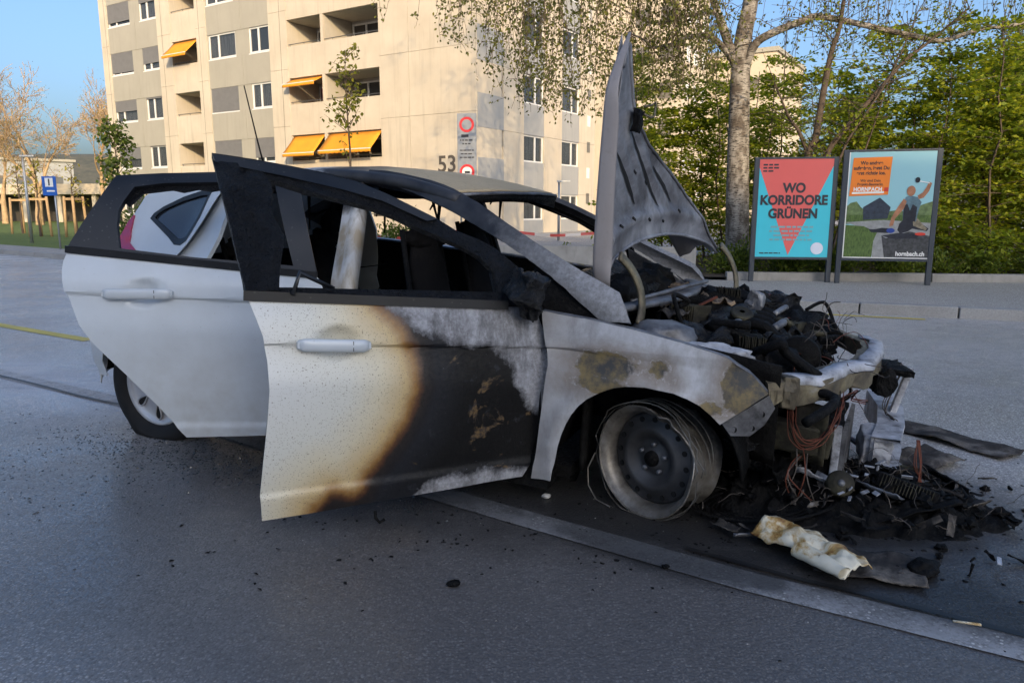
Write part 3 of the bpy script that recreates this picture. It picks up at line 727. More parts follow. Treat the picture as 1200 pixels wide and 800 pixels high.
for z0, z1 in zip(zs[:-1], zs[1:]): yb('wall_panel', 9.565, 10.6, -1.8, -.03, z0 + .012, z1, 'plaster_beige')
for k in range(-2, 9):
    for zz in (3.95 + k * 1.262,):
        if .5 < zz < TOP - 1: yb('stair_window', 9.72, 10.05, -.06, -.015, zz, zz + .52, 'frame_white' if k % 2 else 'window_glass')
# the number 53, raised on the corner wall
def text_obj(name, s, size, mat, parent, loc, rot=(rad(90), 0, 0), ext=.004, align='LEFT', font_w=0.0, xs=1.0, shear=0):
    cu = bpy.data.curves.new(name, 'FONT'); cu.body = s; cu.size = size; cu.extrude = ext; cu.align_x = align; cu.offset = font_w; cu.shear = shear; cu.space_line = .98
    o = bpy.data.objects.new(name, cu); COL.objects.link(o)
    dg = bpy.context.evaluated_depsgraph_get(); me = bpy.data.meshes.new_from_object(o.evaluated_get(dg)); me.name = name
    bpy.data.objects.remove(o); bpy.data.curves.remove(cu)
    for v in me.vertices: v.co.x *= xs
    me.materials.clear(); me.materials.append(M[mat])
    o = bpy.data.objects.new(name, me); COL.objects.link(o); o.parent = parent; o.location = loc; o.rotation_euler = rot
    return o
text_obj('house_number', '53', .92, 'number_dark', bld, (-1.93, -.004, 2.66), ext=.015, font_w=.012, xs=1.05)

# towers behind
def far_tower(name, loc, L, D, H, label, wc, mat='tower_beige'):
    e = empty(name, loc, (0, 0, BR)); tag(e, label, 'building')
    rb('wall', -L, 0, 0, D, 0, H, mat, e)
    rb('roof', -L - .2, .2, -.2, D + .2, H + .002, H + .4, 'panel_grey', e)
    proto = None; pr = None
    nf = int(H / 2.7)
    for k in range(nf):
        for x in wc[0]:
            if proto is None: proto = o = MB().box((0, 0, 0), (1.1, .05, 1.2)).build('window', 'window_glass', e)
            else: o = proto.copy(); COL.objects.link(o)
            o.location = (x, -.012, 1.9 + 2.7 * k)
        for y in wc[1]:
            if pr is None: pr = o = MB().box((0, 0, 0), (.05, .8, 1.2)).build('window', 'frame_white', e)
            else: o = pr.copy(); COL.objects.link(o)
            o.location = (.012, y, 1.9 + 2.7 * k)
    return e
far_tower('tower_block', (12.7, 58, 0), 26, 5.9, 26, 'tall beige tower block behind the birch', ([-1.2, -3.2], [1.2, 3.0, 4.8]))
far_tower('low_block', (24.5, 72, 0), 14, 12, 15.5, 'lower flat-roofed beige block beyond the tower, behind the birch trunk', ([-2, -5, -8, -11], [2, 5, 8]))
# block added out of view behind the viewer, sized to shade the road
bb = empty('shade_block', (-22.5, -29.5, 0), (0, 0, BR)); tag(bb, 'unseen grey block added behind the viewer to shade the road', 'building')
rb('wall', 0, 60, -12, 0, 0, 24.1, 'block_behind', bb)
rb('roof', -.3, 60.3, -12.3, .3, 24.102, 24.4, 'panel_grey', bb)
proto = None
for k in range(8):
    for i in range(18):
        o = MB().box((0, 0, 0), (1.7, .06, 1.4)).build('window', 'window_glass', bb) if proto is None else proto.copy()
        if proto: COL.objects.link(o)
        proto = o; o.location = (2 + 3.1 * i, .01, 1.9 + 2.85 * k)

# far buildings at the left end of the street
e = empty('pavilion', (-46, 62, 0), (0, 0, rad(-6))); tag(e, 'low flat-roofed pavilion with columns beyond the lawn', 'building')
rb('roof', 0, 26, -1, 8, 2.3, 3.1, 'tower_beige', e); rb('wall', .5, 25.5, 3, 8, 0, 2.299, 'curtain_dark', e)
for i in range(9): rb('column', .6 + i * 3, .95 + i * 3, -.6, -.25, 0, 2.299, 'plaster_beige', e)
e = empty('office_block', (-86, 70, 0), (0, 0, rad(40))); tag(e, 'blue-grey office block behind the bare trees', 'building')
rb('wall', 0, 40, 0, 12, 0, 6.9, 'panel_bluegrey', e); rb('roof', -.3, 40.3, -.3, 12.3, 6.902, 7.2, 'panel_grey', e)
proto = None
for k in range(2):
    for i in range(13):
        o = MB().box((0, 0, 0), (1.9, .06, 1.3)).build('window', 'window_glass', e) if proto is None else proto.copy()
        if proto: COL.objects.link(o)
        proto = o; o.location = (1.8 + 3 * i, -.012, 1.7 + 2.7 * k)
# ================================================================== street furniture
def quad(mb, x0, x1, z0, z1, y): return mb.add([(x0, y, z0), (x1, y, z0), (x1, y, z1), (x0, y, z1)], [(0, 1, 2, 3)])
def flat(name, pts, y, mat, parent):
    tr = tessellate_polygon([[Vector((p[0], p[1], 0)) for p in pts]])
    o = obj(name, [(p[0], y, p[1]) for p in pts], [tuple(q) for q in tr], mat, parent)
    bm = bmesh.new(); bm.from_mesh(o.data); bmesh.ops.recalc_face_normals(bm, faces=bm.faces)
    if bm.faces[:][0].normal.y > 0: bmesh.ops.reverse_faces(bm, faces=bm.faces)
    bm.to_mesh(o.data); bm.free(); return o
def circ(cx, cz, r, n=28, rz=None): return [(cx + r * math.cos(2 * math.pi * i / n), cz + (rz or r) * math.sin(2 * math.pi * i / n)) for i in range(n)]
def ring(name, cx, cz, r0, r1, y, mat, parent, n=32):
    m = MB()
    v = [(cx + r * math.cos(2 * math.pi * i / n), y, cz + r * math.sin(2 * math.pi * i / n)) for i in range(n) for r in (r0, r1)]
    return obj(name, v, [(2 * i, 2 * i + 1, (2 * i + 3) % (2 * n), (2 * i + 2) % (2 * n)) for i in range(n)], mat, parent)
def billboard(loc, yaw, w, z0, z1, label):
    e = empty('advertising_board', loc, (0, 0, rad(yaw))); tag(e, label, 'billboard', 'poster boards on the pavement')
    for x in (-w / 2 + .005, w / 2 - .005):
        MB().box((x, .045, (z1 + .02) / 2), (.07, .07, z1 + .02)).build('post', 'steel_dark', e, bevel=.006)
    MB().box((0, .035, (z0 + z1) / 2), (w - .075, .04, z1 - z0)).build('backing_panel', 'steel_dark', e)
    for zc in (z0 - .012, z1 + .005): MB().box((0, .03, zc), (w - .075, .055, .025)).build('frame_rail', 'steel_dark', e)
    return e
# coral and cyan poster
b1 = billboard((4.15, 11.06, .115), -9, 1.11, .36, 1.80, 'poster board with a coral triangle on cyan reading WO KORRIDORE GRÜNEN')
X0, X1, Z0, Z1 = -.515, .515, .37, 1.79
p = flat('poster', [(X0, Z0), (X1, Z0), (X1, Z1), (X0, Z1)], .012, 'poster_cyan', b1)
flat('coral_triangle', [(X0, Z1), (X0, Z1 - .12), (-.045, Z0 + .03), (X1, Z1 - .10), (X1, Z1)], .009, 'poster_coral', p)
for s, z, x in (('WO', 1.315, .0), ('KORRIDORE', 1.14, 0), ('GRÜNEN', .945, 0)):
    text_obj('lettering', s, .188, 'print_black', p, (x - .01, .005, z), ext=.0008, align='CENTER', font_w=.008, xs=.90)
def print_line(parent, x0, x1, z, h, y, mat, seed):
    """a line of print too small to read in the photograph: a row of word-length dashes"""
    q = random.Random(seed); m = MB(); x = x0
    while x < x1 - h:
        w = min(q.uniform(1.2, 4.2) * h, x1 - x); m.add([(x, y, z), (x + w, y, z), (x + w, y, z + h), (x, y, z + h)], [(0, 1, 2, 3)]); x += w + h * .7
    return tag(obj('small_print', m.v, m.f, mat, parent), kind='stuff')
for i, (a_, b_) in enumerate(((-.31, .29), (-.33, .30), (-.27, .24), (-.32, .28))): print_line(p, a_, b_, .80 - i * .062, .026, .005, 'poster_grey', i)
for i, w_ in enumerate((.24, .22, .15)): print_line(p, X0 + .05, X0 + .05 + w_, 1.70 - i * .045, .022, .005, 'print_black', 10 + i)
print_line(p, X0 + .06, X0 + .36, .42, .016, .005, 'print_black', 20)
flat('round_badge', circ(.36, .50, .088), .006, 'poster_badge', p)
# hardware-store poster
b2 = billboard((5.36, 10.70, .115), -16, 1.21, .36, 1.885, 'poster board showing a man with a hammer kneeling on paving, orange text box')
X0, X1, Z0, Z1 = -.56, .56, .375, 1.87
p = flat('poster', [(X0, Z0), (X1, Z0), (X1, Z1), (X0, Z1)], .012, 'poster_sky', b2)
flat('white_border', [(X0, Z0), (X1, Z0), (X1, Z0 + .014), (X0 + .014, Z0 + .014), (X0 + .014, Z1), (X0, Z1)], .0035, 'sign_white', p)
y = .0105
flat('bushes', [(X0, .98), (X0, 1.10), (-.50, 1.16), (-.42, 1.18), (-.36, 1.10), (-.25, 1.02), (.0, 1.04), (.12, 1.06), (.30, 1.02), (.42, 1.13), (.50, 1.16), (X1, 1.18), (X1, .96)], y, 'poster_bush', p)
flat('lawn_strip', [(X0, .86), (X1, .88), (X1, .99), (X0, .99)], y - .0006, 'poster_lawn', p)
flat('house', [(-.32, .92), (.0, .94), (.03, 1.10), (-.12, 1.235), (-.33, 1.10)], y - .0012, 'poster_house', p)
flat('paving_path', [(X0, .885), (-.05, .92), (X1, .88), (X1, Z0), (-.16, Z0), (-.20, .60), (-.22, .78)], y - .0018, 'poster_path', p)
flat('front_lawn', [(X0, Z0 + .003), (-.17, Z0 + .003), (-.16, .62), (-.12, .74), (-.30, .83), (X0, .85)], y - .0024, 'poster_lawn', p)
flat('stone_slab', [(.0, Z0 + .003), (X1, Z0 + .003), (X1, .70), (.30, .76), (.0, .66), (-.06, .70)], y - .0024, 'poster_stone', p)
flat('shadow_slab', [(-.06, .70), (.16, .74), (.44, .72), (.40, .66), (.08, .655)], y - .003, 'poster_cloth', p)
flat('tools', [(-.24, .79), (-.20, .745), (.02, .735), (.10, .76), (.06, .80), (-.06, .81), (-.14, .79)], y - .0036, 'poster_cloth', p)
flat('cordless_tool', circ(.055, .77, .055, 14, .035), y - .0040, 'poster_tool', p); flat('red_bag', circ(.44, .725, .07, 14, .022), y - .004, 'poster_red', p)
flat('legs', [(.14, .78), (.18, .73), (.28, .76), (.33, .80), (.52, .765), (.54, .80), (.46, .86), (.36, .97), (.22, .94), (.16, .87)], y - .0042, 'poster_cloth', p)
flat('trouser_leg', [(.34, .84), (.50, .775), (.52, .80), (.45, .87), (.38, .955), (.33, .93)], y - .0046, 'poster_cloth_tan', p)
flat('torso', [(.20, .90), (.37, .90), (.39, 1.05), (.42, 1.17), (.36, 1.24), (.27, 1.26), (.21, 1.24), (.19, 1.10)], y - .005, 'poster_shirt', p)
flat('vest', [(.20, .90), (.36, .90), (.37, 1.10), (.31, 1.14), (.28, 1.05), (.24, 1.15), (.20, 1.12)], y - .0054, 'poster_cloth', p)
flat('left_arm', [(.19, 1.22), (.23, 1.18), (.20, 1.08), (.10, .94), (.08, .84), (.03, .83), (.05, .95), (.12, 1.10)], y - .0056, 'poster_skin', p)
flat('right_arm', [(.38, 1.21), (.44, 1.23), (.50, 1.32), (.53, 1.43), (.49, 1.45), (.46, 1.37), (.42, 1.30), (.36, 1.26)], y - .0056, 'poster_skin', p)
flat('head', circ(.275, 1.325, .056, 16, .072), y - .006, 'poster_skin', p)
flat('hammer_handle', [(.36, 1.455), (.50, 1.425), (.50, 1.437), (.36, 1.468)], y - .0062, 'sign_white', p); flat('hammer_head', circ(.345, 1.475, .032, 12, .04), y - .0064, 'poster_cloth', p)
bx_ = flat('orange_box', [(X0 + .03, 1.255), (-.02, 1.275), (-.0, 1.80), (X0 + .055, 1.79)], y - .003, 'poster_orange', p)
for s, z in (('Wo andere', 1.695), ('aufgeben, legst Du', 1.625), ('erst richtig los.', 1.555)): text_obj('lettering', s, .068, 'print_black', p, (-.262, .0062, z), ext=.0004, align='CENTER', font_w=.0022, xs=.92)
for s, z in (('Wir sind Dein', 1.455), ('Projekt-Baumarkt.', 1.405)): text_obj('lettering', s, .05, 'print_black', p, (-.262, .0062, z), ext=.0004, align='CENTER', font_w=.001, xs=.92)
flat('logo_bar', [(X0 + .065, 1.285), (-.075, 1.295), (-.075, 1.322), (X0 + .067, 1.312)], .0066, 'sign_white', p)
text_obj('logo', 'HORNBACH', .078, 'sign_white', p, (-.29, .0060, 1.325), ext=.0004, align='CENTER', font_w=.003, xs=.86)
flat('logo_mark', [(-.075, 1.32), (-.02, 1.32), (-.02, 1.375), (-.075, 1.375)], .0066, 'poster_red', p)
text_obj('web_address', 'hornbach.ch', .088, 'sign_white', p, (.33, .0050, .415), ext=.0004, align='CENTER', font_w=.003, xs=.86)

# no-vehicles sign panel in front of the building
sg = empty('traffic_sign', (-1.30, 22, .09), (0, 0, rad(-6))); tag(sg, 'tall grey sign panel with two red prohibition rings before the corner of the house', 'sign')
for x in (-.2, .2): MB().tube([(x, .05, 0), (x, .05, 3.7)], .03, 8).build('post', 'steel_galv', sg, True)
MB().box((0, 0, 2.75), (.56, .03, 2.06)).build('panel', 'sign_grey', sg, bevel=.01)
for zc in (3.47, 2.15):
    flat('sign_face', circ(0, zc, .185), -.019, 'sign_white' if zc < 3 else 'sign_grey', sg); ring('red_ring', 0, zc, .145, .215, -.022, 'sign_red', sg)
for i, (w_, h_) in enumerate(((.32, .075), (.40, .035), (.26, .035), (.42, .03), (.36, .03), (.42, .03))): print_line(sg, -w_ / 2, w_ / 2, 3.12 - i * .10 - (.08 if i > 2 else 0), h_, -.020, 'print_black', 30 + i)
print_line(sg, -.07, .08, 2.11, .06, -.024, 'print_black', 40)
# blue information sign
ig = empty('information_sign', (-12.28, 20.05, .1), (0, 0, rad(14))); tag(ig, 'small square blue information sign on a thin steel post at the kerb', 'sign')
MB().tube([(.1, .03, 0), (.1, .03, 1.95)], .025, 8).build('post', 'steel_galv', ig, True)
MB().box((0, 0, 1.68), (.34, .02, .50)).build('panel', 'sign_blue', ig, bevel=.008)
flat('white_field', [(-.095, 1.66), (.095, 1.66), (.095, 1.89), (-.095, 1.89)], -.0125, 'sign_white', ig)
flat('pictogram', [(-.018, 1.69), (.018, 1.69), (.018, 1.87), (-.018, 1.87)], -.015, 'print_black', ig); flat('lettering_bar', [(-.07, 1.53), (.12, 1.53), (.12, 1.57), (-.07, 1.57)], -.0125, 'sign_white', ig)
# lamps
def path_lamp(loc, h, label):
    e = empty('path_lamp', loc); tag(e, label, 'street lamp')
    MB().tube([(0, 0, 0), (0, 0, h)], [.05, .035], 10).build('pole', 'steel_galv', e, True)
    MB().box((.16, 0, h + .02), (.46, .15, .06)).build('lamp_head', 'steel_galv', e, bevel=.01)
path_lamp((-15.45, 24, .1), 2.7, 'slim pale lamp post on the lawn beside the staked trees')
path_lamp((1.62, 26, .09), 2.0, 'slim grey lamp post before the side wall of the house')
# barrier tape: sagging ribbons tied along the planter
def tape(pts, label):
    q = smooth_poly(pts, 10); m = MB(); v = []
    for i, p in enumerate(q):
        tw = .3 * math.sin(i * .5); v += [p + Vector((0, .02 * math.sin(tw), .026)), p - Vector((0, .02 * math.sin(tw), .026))]
    m.add(v, [(2 * i, 2 * i + 1, 2 * i + 3, 2 * i + 2) for i in range(len(q) - 1)])
    o = m.build('barrier_tape', 'barrier_tape'); tag(o, label, 'tape'); return o
tape([(-4.2, 15.0, .82), (-2.1, 13.75, .66), (-.75, 13.2, .84)], 'red and white barrier tape tied beside the bush behind the car')
tape([(-.1, 14.2, .78), (.75, 14.0, .70), (1.7, 13.9, .75), (3.2, 13.6, .80)], 'red and white barrier tape stretched in front of the house wall')

# ================================================================== vegetation
def leaf_mesh(name, items, mat, seed):
    """items: (pos, direction, normal, length, width)"""
    v = []; f = []
    for p, d, n, L, w in items:
        s = d.cross(n); s = s.normalized() if s.length > 1e-4 else d.orthogonal().normalized(); n2 = s.cross(d)
        b = len(v); v += [p, p + d * L * .45 + s * w * .5 + n2 * L * .04, p + d * L - n2 * L * .06, p + d * L * .45 - s * w * .5 + n2 * L * .04]
        f.append((b, b + 1, b + 2, b + 3))
    me = bpy.data.meshes.new(name); me.from_pydata([tuple(q) for q in v], [], f); me.materials.append(M[mat]); me.update(); return me
def rv(r, s=1.0): return Vector((r.gauss(0, s), r.gauss(0, s), r.gauss(0, s)))
def branching(r, base, dirn, L, rad0, depth, out, tips, up=.12, spread=.55, seg=5, kids=(2, 4)):
    pts = [Vector(base)]; d = Vector(dirn).normalized()
    for i in range(seg):
        d = (d + rv(r, .10) + Vector((0, 0, up * .25))).normalized(); pts.append(pts[-1] + d * L / seg)
    rr = [rad0 * (1 - .55 * i / seg) for i in range(seg + 1)]
    out.append((pts, rr))
    if depth == 0: tips.append((pts, d)); return
    for k in range(r.randint(*kids)):
        i = r.randint(seg // 2, seg); a = r.uniform(.45, 1) * spread
        ax = d.cross(rv(r)).normalized(); nd = (d * math.cos(a) + ax * math.sin(a)).normalized()
        branching(r, pts[i], nd, L * r.uniform(.55, .8), rr[i] * .68, depth - 1, out, tips, up, spread, max(3, seg - 1), kids)
    branching(r, pts[-1], (d + rv(r, .15)).normalized(), L * .72, rr[-1] * .95, depth - 1, out, tips, up, spread, max(3, seg - 1), kids)
def tubes(limbs, minr=.004, n=6):
    m = MB()
    for pts, rr in limbs: m.tube(pts, [max(minr, q) for q in rr], n if rr[0] > .03 else 4, False)
    return m
# hornbeams behind the posters: four individuals' meshes, copied with own labels
def hornbeam_mesh(seed, H, R, nl):
    r = random.Random(seed); limbs = []; items = []
    for s in range(4):
        a = r.uniform(0, 6.28); q = r.uniform(0, R * .55); b = Vector((q * math.cos(a), q * math.sin(a), 0)); h = H * r.uniform(.7, 1.0)
        pts = [b + Vector((.25 * R * math.cos(a) * t + r.gauss(0, .04), .25 * R * math.sin(a) * t + r.gauss(0, .04), h * t)) for t in [i / 7 for i in range(8)]]
        limbs.append((pts, [.026 * (1 - .8 * i / 7) + .003 for i in range(8)]))
        for k in range(64):
            t = r.uniform(.02, 1); i = min(6, int(t * 7)); p = pts[i].lerp(pts[i + 1], t * 7 - i)
            az = r.uniform(0, 6.28); L = (R * r.uniform(.35, .95)) * (1.05 - .6 * t); el = r.uniform(-.15, .45)
            d = Vector((math.cos(az) * math.cos(el), math.sin(az) * math.cos(el), math.sin(el)))
            sp = [p + d * L * u + Vector((0, 0, -.12 * L * u * u)) for u in (0, .33, .66, 1)]
            limbs.append((sp, [.008, .006, .005, .003]))
            sd = d.cross(Vector((0, 0, 1))).normalized()
            for j in range(int(nl / 150)):
                u = r.uniform(.12, 1.05); o = r.gauss(0, .16) * (1.2 - u * .6)
                pos = p + d * L * u + sd * o + Vector((0, 0, -.12 * L * u * u + r.gauss(0, .035)))
                ld = (d * r.uniform(.3, 1) + sd * (1 if o > 0 else -1) * r.uniform(.2, 1) + rv(r, .25)).normalized()
                items.append((pos, ld, (Vector((0, -.15, 1)) + rv(r, .65)).normalized(), r.uniform(.075, .13), r.uniform(.05, .075)))
    t = tubes(limbs, .003, 5)
    me = bpy.data.meshes.new('trunk'); me.from_pydata(t.v, [], t.f); me.materials.append(M['bark_brown'])
    return me, leaf_mesh('crown', items, 'leaf_hornbeam', seed)
HM = [hornbeam_mesh(s, 4.6, 1.45, 6200) for s in (1, 2, 3, 4)]
def place(name, meshes, loc, rz, sc, label, cat, group):
    e = empty(name, loc, (0, 0, rz)); e.scale = (sc, sc, sc * 1.0); tag(e, label, cat, group)
    for n, me in zip(('trunk', 'crown'), meshes):
        o = bpy.data.objects.new(n, me); COL.objects.link(o); o.parent = e
    return e
random.seed(11)
HB = [(3.0, 14.6, .86), (4.4, 14.6, .80), (5.6, 13.2, .80), (6.9, 13.2, .86), (8.1, 12.6, .90), (9.4, 12.4, .92), (7.4, 15.4, 1.05), (9.4, 15.4, 1.12), (5.4, 16.4, .92), (10.8, 13.2, 1.1), (11.6, 16.8, 1.2), (13.0, 12.0, 1.2)]
for i, (x, y, s) in enumerate(HB):
    place('hornbeam', HM[i % 4], (x, y, .15), random.uniform(0, 6.28), s, {0: 'leafy hornbeam between the birch trunk and the beige tower', 1: 'leafy hornbeam right behind the birch trunk', 2: 'leafy hornbeam behind the gap between the two posters', 3: 'leafy hornbeam right behind the poster with the kneeling man', 4: 'leafy hornbeam beside the poster with the kneeling man, first of the open hedge', 5: 'second leafy hornbeam past the poster with the kneeling man'}.get(i, 'tall leafy hornbeam in the back of the hedge behind the poster boards'), 'tree', 'hornbeams of the hedge')
# ground-level growth under the boards
def shrub_mesh(seed, R, H, nl, mat, size=(.05, .09)):
    r = random.Random(seed); limbs = []; items = []
    for k in range(26):
        a = r.uniform(0, 6.28); el = r.uniform(.25, 1.4); L = r.uniform(.6, 1)
        d = Vector((math.cos(a) * math.cos(el) * R, math.sin(a) * math.cos(el) * R, math.sin(el) * H)) * L
        limbs.append(([Vector((0, 0, 0)), d * .5 + rv(r, .03), d], [.012, .008, .004]))
        for j in range(nl // 26):
            u = r.uniform(.3, 1.05); p = d * u + rv(r, .07 * R + .03)
            if p.z < .01: p.z = .02
            items.append((p, (d.normalized() + rv(r, .6)).normalized(), (Vector((0, 0, 1)) + rv(r, .5)).normalized(), r.uniform(*size), r.uniform(.03, .05)))
    t = tubes(limbs, .003, 5)
    me = bpy.data.meshes.new('stem'); me.from_pydata(t.v, [], t.f); me.materials.append(M['bark_brown'])
    return me, leaf_mesh('foliage', items, mat, seed)
SM = [shrub_mesh(s, .6, .55, 1500, 'leaf_shrub') for s in (21, 22)] + [shrub_mesh(23, .75, 1.05, 2600, 'leaf_linden')]
def shrub(k, loc, s, label, group=None, rz=0):
    e = empty('shrub', loc, (0, 0, rz)); e.scale = (s, s, s); tag(e, label, 'shrub', group)
    for n, me in zip(('stem', 'foliage'), SM[k]):
        o = bpy.data.objects.new(n, me); COL.objects.link(o); o.parent = e
for i in range(11):
    shrub(i % 2, (3.6 + i * .78, 12.05 - i * .07 + random.uniform(-.1, .15), .15), random.uniform(.75, 1.05), 'low green shrub at the foot of the hedge behind the edging wall', 'shrubs at the foot of the hedge', random.uniform(0, 6))
for i, x in enumerate((.2, .9, 1.6, 2.4)): shrub(i % 2, (x, 12.75 - .25 * x, .25), .62, 'clipped low shrub growing on the grey planter wall', 'shrubs on the planter wall', i * 1.3)
shrub(2, (-2.1, 13.9, .1), 1.0, 'bushy green shrub seen through the side windows of the car')
shrub(2, (-9.6, 19.6, .1), 1.35, 'rounded green shrub seen through the rear door window', None, 2)
shrub(2, (-11.4, 23.5, .1), 1.3, 'leafy shrub at the edge of the lawn below the young tree', None, 4)

# birch
r = random.Random(5)
bt = empty('birch_tree', (4.0, 13.2, .15)); tag(bt, 'tall birch with pale flaking trunk and drooping leafy twigs beside the posters', 'tree')
def rel(ps): return [Vector(p) - Vector((4.0, 13.2, .15)) for p in ps]
trunk = smooth_poly(rel([(4.02, 13.2, 0), (3.95, 13.2, 1.41), (3.91, 13.2, 2.56), (3.89, 13.2, 3.54), (3.92, 13.22, 4.09), (4.02, 13.25, 4.7), (4.1, 13.3, 6.2), (3.95, 13.3, 8.0), (4.1, 13.2, 11.0), (4.0, 13.2, 14.5)]), 4)
def rtap(a, b, n): return [a + (b - a) * i / (n - 1) for i in range(n)]
m = MB().tube(trunk, rtap(.215, .05, len(trunk)), 14); m.build('trunk', 'bark_birch', bt, True)
limbs = []
for ps, r0, r1 in [([(3.86, 13.2, 3.5), (3.62, 13.2, 3.82), (3.41, 13.2, 4.02), (3.2, 13.15, 4.06), (2.85, 13.1, 3.99), (2.6, 13.05, 3.87), (2.33, 13.0, 3.84), (2.18, 12.95, 3.95), (1.9, 12.9, 4.05)], .06, .012),
                   ([(3.80, 13.2, 3.6), (3.57, 13.2, 4.16), (3.44, 13.2, 4.47), (3.25, 13.2, 5.0), (2.9, 13.1, 6.2), (2.6, 13, 7.4)], .085, .03),
                   ([(3.44, 13.15, 4.45), (3.1, 13.0, 4.36), (2.83, 12.9, 4.29), (2.41, 12.8, 4.16), (2.05, 12.7, 4.22), (1.5, 12.6, 4.5)], .035, .01),
                   ([(3.95, 13.15, 3.55), (4.05, 13.0, 3.88), (4.27, 12.9, 4.03), (4.76, 12.8, 4.21), (5.01, 12.8, 4.27), (5.57, 12.75, 4.16), (6.57, 12.7, 3.94), (6.99, 12.65, 3.87), (7.53, 12.6, 4.03), (8.22, 12.6, 4.13), (9.2, 12.5, 4.5)], .075, .02),
                   ([(3.0, 13.1, 5.9), (1.8, 12.8, 6.4), (.6, 12.5, 6.5), (-.8, 12.3, 6.2), (-2.2, 12.2, 5.8)], .06, .015), ([(3.2, 13.1, 5.1), (2.2, 12.6, 5.5), (1.0, 12.2, 5.6), (-.2, 12.0, 5.3), (-.9, 11.9, 5.0)], .05, .012),
                   ([(4.1, 13.3, 6.0), (5.2, 12.9, 6.6), (6.6, 12.6, 6.6), (7.8, 12.4, 6.2)], .06, .015), ([(3.95, 13.3, 4.9), (4.7, 12.9, 5.3), (5.6, 12.6, 5.3), (6.4, 12.4, 5.0)], .045, .012)]:
    q = smooth_poly(rel(ps), 4); limbs.append((q, rtap(r0, r1, len(q))))
items = []; twigs = []
def hang(p, L, dens):
    q = [p]; d = Vector((r.gauss(0, .25), r.gauss(0, .25), -.6))
    n = max(3, int(L / .09))
    for i in range(n):
        d = (d + Vector((r.gauss(0, .16), r.gauss(0, .16), -.28))).normalized(); q.append(q[-1] + d * L / n)
    twigs.append((q, rtap(.006, .0025, len(q))))
    for a in q[1:]:
        for _ in range(dens):
            if r.random() < .8:
                items.append((a + rv(r, .045), (Vector((r.gauss(0, .6), r.gauss(0, .6), -.8))).normalized(), rv(r).normalized(), r.uniform(.035, .075), r.uniform(.025, .05)))
    for a in q[2::3]:                                # side twigs
        d2 = Vector((r.gauss(0, .7), r.gauss(0, .5), r.uniform(-.6, .15))).normalized(); L2 = r.uniform(.06, .22); twigs.append(([a, a + d2 * L2 * .6, a + d2 * L2 + Vector((0, 0, -.03))], [.004, .003, .002]))
        for _ in range(dens + 1): items.append((a + d2 * L2 * r.uniform(.4, 1.05) + rv(r, .02), (d2 + rv(r, .5) + Vector((0, 0, -.5))).normalized(), rv(r).normalized(), r.uniform(.035, .075), r.uniform(.025, .05)))
O_ = Vector((4.0, 13.2, .15))
for i in range(215):                                 # hanging curtain of twigs left of the trunk
    u = r.random(); x = 3.2 - 4.1 * u ** 1.25 + r.gauss(0, .12); y = 12.4 + r.gauss(0, .55)
    z0 = r.uniform(4.7, 5.6); zmin = interp(x, [-2, -.6, .4, 1.4, 2.6, 3.3], [4.0, 3.55, 2.55, 2.6, 2.75, 3.1]) + abs(r.gauss(0, .45))
    if z0 - zmin > .15: hang(Vector((x, y, z0)) - O_, z0 - zmin, 2)
for x, zm in ((-1.9, 3.95), (-2.1, 4.1), (-1.2, 3.75), (-1.05, 3.75), (-1.35, 3.95)): hang(Vector((x, 12.1, 4.9)) - O_, 4.9 - zm, 2)
for i in range(130):
    x = r.uniform(4.3, 9.2); hang(Vector((x, 12.6 + r.gauss(0, .6), r.uniform(4.2, 5.2))) - O_, r.uniform(.3, 1.1), 1)
for q, rr in limbs[:4]:                              # small side twigs along the low limbs
    for i in range(3, len(q), 1):
        d = Vector((r.gauss(0, .6), r.gauss(0, .6), r.uniform(-.5, .6))).normalized(); L = r.uniform(.3, .9); e2 = q[i] + d * L + Vector((0, 0, -.15))
        twigs.append(([q[i], q[i] + d * L * .5, e2], [.008, .005, .003]))
        for _ in range(7): items.append((q[i].lerp(e2, r.uniform(.3, 1)) + rv(r, .05), (d + rv(r, .7)).normalized(), rv(r).normalized(), r.uniform(.045, .07), r.uniform(.03, .045)))
for k in range(430):                                 # clumped upper crown above the frame, throws the dappled shade
    a = r.uniform(0, 6.28); q = abs(r.gauss(0, 2.1)); p = Vector((3.5 + q * math.cos(a), 13.0 + q * math.sin(a) * .7, r.uniform(5.8, 14.5)))
    for _ in range(34): items.append((p - O_ + rv(r, .24), (rv(r) + Vector((0, 0, -.6))).normalized(), rv(r).normalized(), r.uniform(.08, .13), r.uniform(.06, .09)))
tubes(limbs, .008, 9).build('limbs', 'bark_birch', bt, True)
tag(tubes(twigs, .0025, 4).build('twigs', 'bark_brown', bt), kind='stuff')
o = bpy.data.objects.new('crown', leaf_mesh('crown', items, 'leaf_birch', 5)); COL.objects.link(o); o.parent = bt
